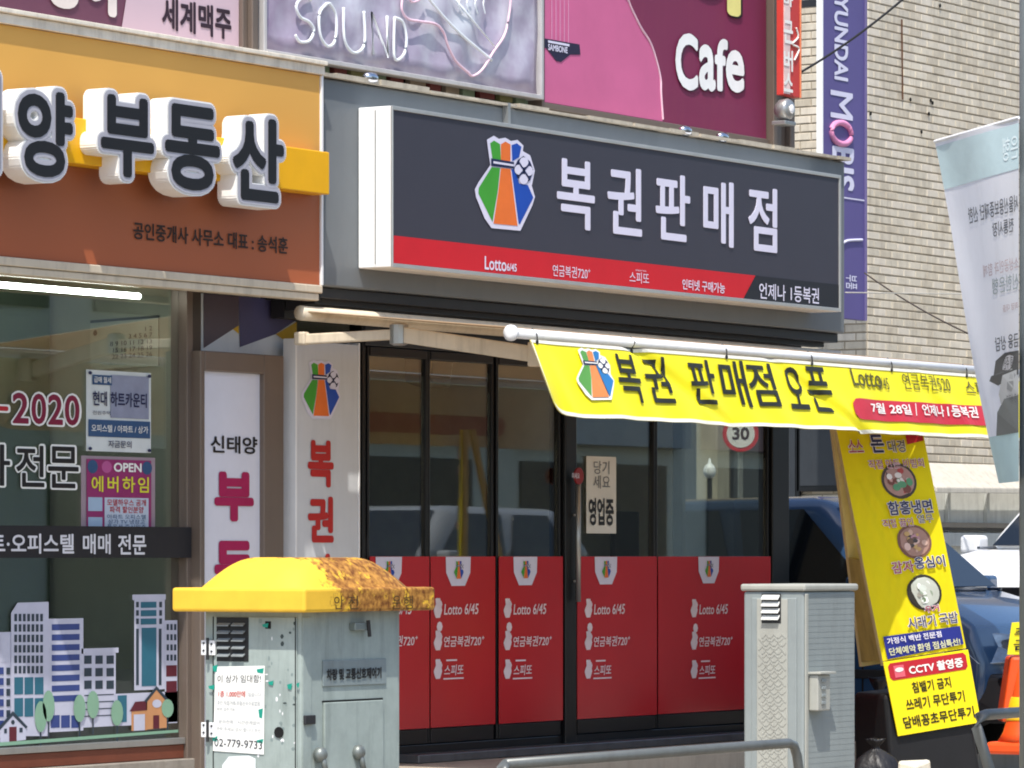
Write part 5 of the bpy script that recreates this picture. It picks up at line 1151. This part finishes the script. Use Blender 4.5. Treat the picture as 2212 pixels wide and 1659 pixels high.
for k in range(nl + 1):
    t_ = k / nl * math.pi / 2; sc_k = 1 - .50 * (k / nl); hgt = zl2 - .004 + (zl3 - zl2 + .004) * math.sin(t_)
    ex_ = 7 - 3 * k / nl
    for i in range(nr_):
        an = 2 * math.pi * i / nr_; cs, sn = math.cos(an), math.sin(an)
        rr_ = (abs(cs) ** ex_ + abs(sn) ** ex_) ** (-1 / ex_)
        vs_.append((lcx + hx * sc_k * rr_ * cs, lcy + hy * sc_k * rr_ * sn, hgt))
mb.add(vs_, [(i * nr_ + k, i * nr_ + (k + 1) % nr_, (i + 1) * nr_ + (k + 1) % nr_, (i + 1) * nr_ + k) for i in range(nl) for k in range(nr_)] + [tuple(range(nl * nr_, nl * nr_ + nr_))])
dome = mb.build('dome', m_lid, yc_, smooth=True)
mb = MB()
for ch_, u0, u1 in (('안', 722, 742), ('전', 752, 774), ('운', 848, 866), ('행', 872, 892)): ftext(mb, ch_, u0, u1, 1287, 1316, ly0_ - .003, .0)
mb.build('lid_lettering', M('rust_ink', '#4a3618', .6), yc_)
# left end door details
def LB(name, u0, u1, v0, v1, mat, d=.006, d0=.0005, parent=yc_, bev=.002):
    y0, y1 = px(u1, v0, cx0).y, px(u0, v0, cx0).y; z1, z0 = px(u0, v0, cx0).z, px(u0, v1, cx0).z
    return MB().box(cx0 - d, cx0 - d0, y0, y1, z0, z1).build(name, mat, parent, bevel=bev)
LB('door', 463, 643, 1332, 1700, m_pg, .008)
vt = LB('vent', 471, 540, 1333, 1428, M('vent_black', '#1e1e20', .6), .0105, .0083)
for j in range(5):
    for i in range(2):
        u0 = 475 + i * 32; v0 = 1343 + j * 16.5
        y0, y1 = px(u0 + 26, v0, cx0).y, px(u0, v0, cx0).y; zc = px(u0, v0 + 5, cx0).z
        MB().hexa([(cx0 - .026, y0, zc - .008), (cx0 - .026, y1, zc - .008), (cx0 - .011, y1, zc), (cx0 - .011, y0, zc), (cx0 - .026, y0, zc - .004), (cx0 - .026, y1, zc - .004), (cx0 - .011, y1, zc + .005), (cx0 - .011, y0, zc + .005)]).build('louvre', M('louvre_grey', '#83898a', .5, dirt=.4), vt)
for v0 in (1383, 1560):
    hg = LB('hinge', 440, 470, v0, v0 + 32, m_white, .018, .0085)
    MB().tube([(cx0 - .02, px(455, v0, cx0).y, px(455, v0, cx0).z + .01), (cx0 - .02, px(455, v0 + 38, cx0).y, px(455, v0 + 42, cx0).z)], .006, 8).build('pin', m_dark, hg)
    mb = MB()
    for u_, v_ in ((446, v0 + 6), (463, v0 + 8), (446, v0 + 22), (463, v0 + 24)): mb.lathe((cx0 - .018, px(u_, v_, cx0).y, px(u_, v_, cx0).z), [(.005, 0), (.004, -.004)], 8, 'x')
    mb.build('screw', m_dark, hg)
MB().box(cx0 - .0095, cx0 - .0085, px(642, 1400, cx0).y, px(640, 1400, cx0).y, Z_SW + .1, zl - .02).build('door_gap', m_darkgap, yc_)
MB().box(cx0 - .0095, cx0 - .0085, px(464.5, 1400, cx0).y, px(462.5, 1400, cx0).y, Z_SW + .1, zl - .02).build('door_gap', m_darkgap, yc_)
mb = MB(); mb.lathe((cx0 - .009, px(606, 1582, cx0).y, px(606, 1582, cx0).z), [(.022, 0), (.022, -.004), (.012, -.003)], 14, 'x'); mb.build('keyhole', m_darkgap, yc_)
LB('dark_patch', 576, 588, 1342, 1358, m_darkgap, .0095, .0085, bev=0)
# flakes of paint and tape
mb = MB(); rnd = random.Random(3)
for k in range(46):
    u_, v_ = rnd.uniform(548, 640), rnd.uniform(1340, 1650); a_ = rnd.uniform(1.2, 4.5); b_ = rnd.uniform(1.5, 6)
    pts = [(u_ + a_ * math.cos(q_ * 1.05 + rnd.uniform(-.3, .3)), v_ + b_ * math.sin(q_ * 1.05)) for q_ in range(6)]
    mb.add([px(x_, y_, cx0 - .0087) for x_, y_ in pts], [tuple(range(6))], rnd.choice((0, 0, 1, 2, 2)))
mb.build('paint_flakes', [m_white, M('flake_dark', '#3c4644', .7), M('flake_grey', '#7e8b88', .6)], yc_, kind='stuff')
mb = MB()
for u0, u1, v0, v1 in ((566, 580, 1346, 1356), (459, 470, 1436, 1452), (554, 570, 1443, 1455), (450, 464, 1479, 1490), (579, 591, 1470, 1481), (620, 631, 1476, 1490), (558, 568, 1530, 1552), (458, 470, 1590, 1602), (554, 569, 1596, 1606), (640, 647, 1474, 1486)):
    mb.add([px(u0, v0 + 3, cx0 - .0125), px(u1, v0, cx0 - .0125), px(u1 - 2, v1, cx0 - .0125), px(u0 + 2, v1 - 2, cx0 - .0125)], [(0, 1, 2, 3)])
mb.build('tape_scraps', m_teal, yc_)
# front side details (facing the road)
pl0, pl1, plz1, plz0 = fr(702, 826, 1438, 1472, yy)
MB().box(pl0 - .02, pl1 + .02, yy - .006, yy - .0005, plz0 - .02, plz1 + .02).build('name_plate', M('plate_grey', '#7e898a', .5, var=.08, dirt=.3), yc_, bevel=.002)
mb = MB(); ftext(mb, '차량 및 교통신호제어기', 706, 824, 1445, 1470, yy - .009, .04); mb.build('plate_lettering', m_ink, yc_)
d0, d1, dz1, _ = fr(697, 824, 1518, 1600, yy)
MB().box(d0, d1, yy - .012, yy - .0005, Z_SW + .05, dz1).build('access_panel', m_pg, yc_, bevel=.003)
MB().box(d0 - .006, d1 + .006, yy - .003, yy - .0008, dz1 + .001, dz1 + .008).box(d1 + .001, d1 + .008, yy - .003, yy - .0008, Z_SW + .05, dz1).build('panel_gap', m_darkgap, yc_)
lk = MB().box(py(754, 0, yy).x, py(788, 0, yy).x, yy - .03, yy - .0005, py(760, 1362, yy).z, py(760, 1345, yy).z).build('latch', M('latch_steel', '#8f9894', .4, metal=.5), yc_, bevel=.004)
MB().tube([(py(780, 0, yy).x, yy - .035, py(780, 1340, yy).z), (py(783, 0, yy).x, yy - .035, py(783, 1375, yy).z)], .008, 8).build('hasp', m_dark, lk)
for u_, v_ in ((683, 1630), (765, 1625)):
    MB().lathe((py(u_, 0, yy).x, yy - .02, py(u_, v_, yy).z), [(.02, .019), (.03, .01), (.03, -.012), (.015, -.025)], 14, 'y').tube([(py(u_, 0, yy).x, yy - .03, py(u_, v_, yy).z), (py(u_, 0, yy).x + .01, yy - .04, py(u_, v_ + 40, yy).z)], .012, 8).build('padlock', M('lock_steel', '#7d8380', .45, metal=.5, dirt=.5), yc_, smooth=True)
MB().box(cx0 + .002, cx0 + .06, yy - .004, yy - .0004, Z_SW + .02, zl - .02).build('corner_flange', m_pg, yc_, bevel=.002)
MB().box(cx0 + .002, cx0 + .07, yy - .018, yy - .0045, py(660, 1565, yy).z, py(660, 1545, yy).z).build('clasp', m_dark, yc_, bevel=.003)
# handwritten sheet taped to it
n_p = thing('handwritten_notice', 'white handwritten notice with phone number taped to the pale green cabinet', 'notice', px(515, 1630, cx0 - .011))
A_, B_, Cc, Dd = px(460, 1622, cx0 - .011), px(570, 1630, cx0 - .011), px(572, 1438, cx0 - .011), px(466, 1440, cx0 - .011)
MB().slab([A_, B_, Cc, Dd], (-.0006, 0, 0)).build('sheet', m_paper, n_p)
qn = quad_fn(A_, B_, Dd, Cc); lo = Vector((-.0025, 0, 0))
mb = MB()
for body, a0, a1, b0, b1, mi, o_ in (('이 상가 임대함!', .05, .93, .81, .90, 0, .0), ('1층 1,000만에', .08, .62, .64, .715, 1, .01), ('있습니다', .68, .94, .65, .70, 2, -.01), ('주인 직접거래-부동산수수료없음', .06, .92, .545, .60, 2, -.01), ('바로 입주가능', .06, .42, .48, .52, 2, -.01), ('문의전화 - 시간관계없이', .1, .92, .33, .375, 2, -.01), ('연락 주세요 감사 합니다 주인', .06, .94, .245, .29, 2, -.01), ('02-779-9733', .03, .97, .06, .15, 0, .005)):
    put_text(mb, body, sub_fn(qn, a0, a1, b0, b1, lo), o_, mi)
mb.build('handwriting', [M('pen_black', '#33353c', .6), M('pen_red', '#c43a30', .6), M('pen_grey', '#8d9298', .6)], n_p)
mb = MB(); fnp = lambda a, b: px(480 + 72 * a, 1700 - 68 * b, cx0 - .0115)
poly(mb, [(0, 0), (1, 0), (1, .9), (.8, 1), (.2, .97), (0, .7)], fnp); tp = mb.build('torn_sticker', M('sticker_white', '#dfe3e2', .5), yc_)
# ------------------------------------------------------------------ street lamp pole with swaying banner
pp0 = pd(2207, 800, 19.6)
po = thing('lamp_pole', 'grey street pole at the right edge of the picture', 'pole', (pp0.x + .04, pp0.y, Z_SW))
MB().tube([(pp0.x + .075, pp0.y - .02, Z_SW), (pp0.x + .075, pp0.y - .02, 6.2)], .062, 16).build('shaft', M('pole_grey', '#7d8585', .45, metal=.3, var=.06), po, smooth=True)
wb = thing('street_banner', 'white cloth street banner with pale blue bands twisting in the wind', 'banner', (pp0.x, pp0.y, 1.5))
ztop_ = HC + (VH - 255) / F * 19.6; zbot = HC + (VH - 1040) / F * 19.6
def WP(a, b):
    """a 0 at the free edge .. 1 at the pole, b 0 bottom .. 1 top"""
    v = 285 + (1 - b) * 740; uL = 2010 + (1 - b) * 143 - 6 * math.sin(b * 5)
    wpx = 2196 - uL; full = .60
    X0 = (2196 - UC) / F * 19.6; proj = wpx / F * 19.6
    for _k in range(6):
        dep = math.sqrt(max(0, full * full - proj * proj)) * .9; proj = X0 - (uL - UC) / F * (19.6 + dep)
    ang = math.acos(max(-1, min(1, proj / full)))
    e = full * (1 - a)
    z = ztop_ + (zbot - ztop_) * (1 - b) - (1 - a) * .065 * b - (1 - a) * .0
    wv = .02 * math.sin(a * 7 + b * 4) * (1 - a) * 1.5
    pos = Vector((pp0.x - .03, pp0.y, z)) - rt * (e * math.cos(ang)) - nr * (e * math.sin(ang) * .9) + nr * wv
    return pos
na, nb_ = 20, 60; mb = MB()
mb.add([WP(i / na, j / nb_) for j in range(nb_ + 1) for i in range(na + 1)], [(j * (na + 1) + i, j * (na + 1) + i + 1, (j + 1) * (na + 1) + i + 1, (j + 1) * (na + 1) + i) for j in range(nb_) for i in range(na)])
mw_ = cloth_mat('banner_white', '#f0f0f4', .45, .03)
mb.build('cloth', mw_, wb, smooth=True)
def wpatch(name, a0, a1, b0, b1, mat, l=.005, n=14):
    mb = MB(); mb.add([WP(a0 + (a1 - a0) * i / n, b0 + (b1 - b0) * j / n) + nr * l for j in range(n + 1) for i in range(n + 1)], [(j * (n + 1) + i, j * (n + 1) + i + 1, (j + 1) * (n + 1) + i + 1, (j + 1) * (n + 1) + i) for j in range(n) for i in range(n)]); return mb.build(name, mat, wb, smooth=True)
m_pb = M('banner_pale_blue', '#b9ced2', .6, var=.06, scale=12)
wpatch('top_band', 0, 1, .86, .985, m_pb); wpatch('bottom_band', 0, 1, 0, .135, M('banner_aqua', '#b4d3d9', .6, var=.05))
MB().tube([WP(0, 1), WP(1, 1)], .008, 8).build('top_rod', m_white, wb)
def wtext(mb, body, a0, a1, b0, b1, off, mi=0):
    # the cloth is seen from behind, so the print shows through reversed
    put_text(mb, body, lambda a, b: WP(a1 - (a1 - a0) * a, b0 + (b1 - b0) * b) + nr * .008, off, mi)
mb = MB()
for body, a0, a1, b0, b1, mi, o_ in (('서울신용보증재단 신한', .28, .99, .745, .79, 0, .02), ('전통시장', .6, .92, .69, .73, 0, .02), ('소상공인과 함께', .42, .99, .585, .62, 1, 0), ('신한은행', .55, .99, .53, .575, 2, .02), ('희망 대출', .7, .98, .475, .495, 1, 0), ('금융 상담', .52, .99, .37, .41, 0, .02), ('상인회 주민', .66, .99, .315, .35, 0, .01), ('함께 사는', .75, .99, .265, .30, 0, .01), ('시장 살리기', .68, .99, .21, .245, 0, .01)):
    wtext(mb, body, a0, a1, b0, b1, o_ * .4, mi)
mb.build('reversed_lettering', [M('show_ink', '#5a5d62', .6), M('show_rose', '#b5a2a4', .6), M('show_grey', '#96a0a2', .6)], wb)
mb = MB(); wtext(mb, '은행', .80, .99, .89, .955, .01); mb.build('band_lettering', M('band_pale', '#d4e2e4', .6), wb)
# grey printed figure with a hat
mb = MB(); wf_ = lambda a, b: WP(a, b) + nr * .009
def wpol(pts, mi, l=.009): mb.add([WP(a_, b_) + nr * l for a_, b_ in pts], [tuple(range(len(pts)))], mi)
wpol([(.25, .135), (.99, .135), (.99, .30), (.62, .235), (.4, .20)], 0); wpol([(.55, .20), (.99, .24), (.99, .325), (.62, .30), (.50, .25)], 1, .011); 
wpol([(.30, .292), (.5, .275), (.99, .295), (.99, .312), (.5, .308), (.36, .305)], 2, .013); wpol([(.42, .305), (.5, .345), (.7, .362), (.99, .36), (.99, .31), (.5, .302)], 2, .012)
wpol([(.7, .26), (.8, .25), (.86, .262), (.86, .28), (.72, .28)], 3, .013)
mb.build('figure_print', [M('fig_dark', '#6c7274', .6), M('fig_light', '#b4b8ba', .6), M('fig_hat', '#55585a', .6), M('fig_face', '#8c9092', .6)], wb)
# ------------------------------------------------------------------ far side of the street, seen only mirrored in the glass
op = thing('opposite_building', 'shaded building across the street mirrored faintly in the shop glass', 'building', (40, -24, Z_RD))
MB().box(8, 90, -32, -24, Z_RD, 13).build('wall', M('opposite_wall', '#ced2c2', .8, var=.15, scale=.4), op)
for k in range(13):
    x_ = 9 + k * 6
    MB().box(x_, x_ + 4.6, -23.98, -23.95, Z_RD, 2.7).build('shop_window', m_dark, op)
    MB().box(x_ - .2, x_ + 5.0, -23.98, -23.7, 3.0, 3.7).build('name_board', M('far_board' + str(k % 4), ['#c4c2b2', '#a3adae', '#a88a82', '#d2d0c6'][k % 4], .7), op)
for k in range(26):
    x_ = 10 + k * 3
    MB().box(x_, x_ + 2.0, -23.98, -23.95, 4.6, 6.0).build('window', m_dark, op)
bpy.data.objects.remove(TOBJ); bpy.data.curves.remove(TCUR)
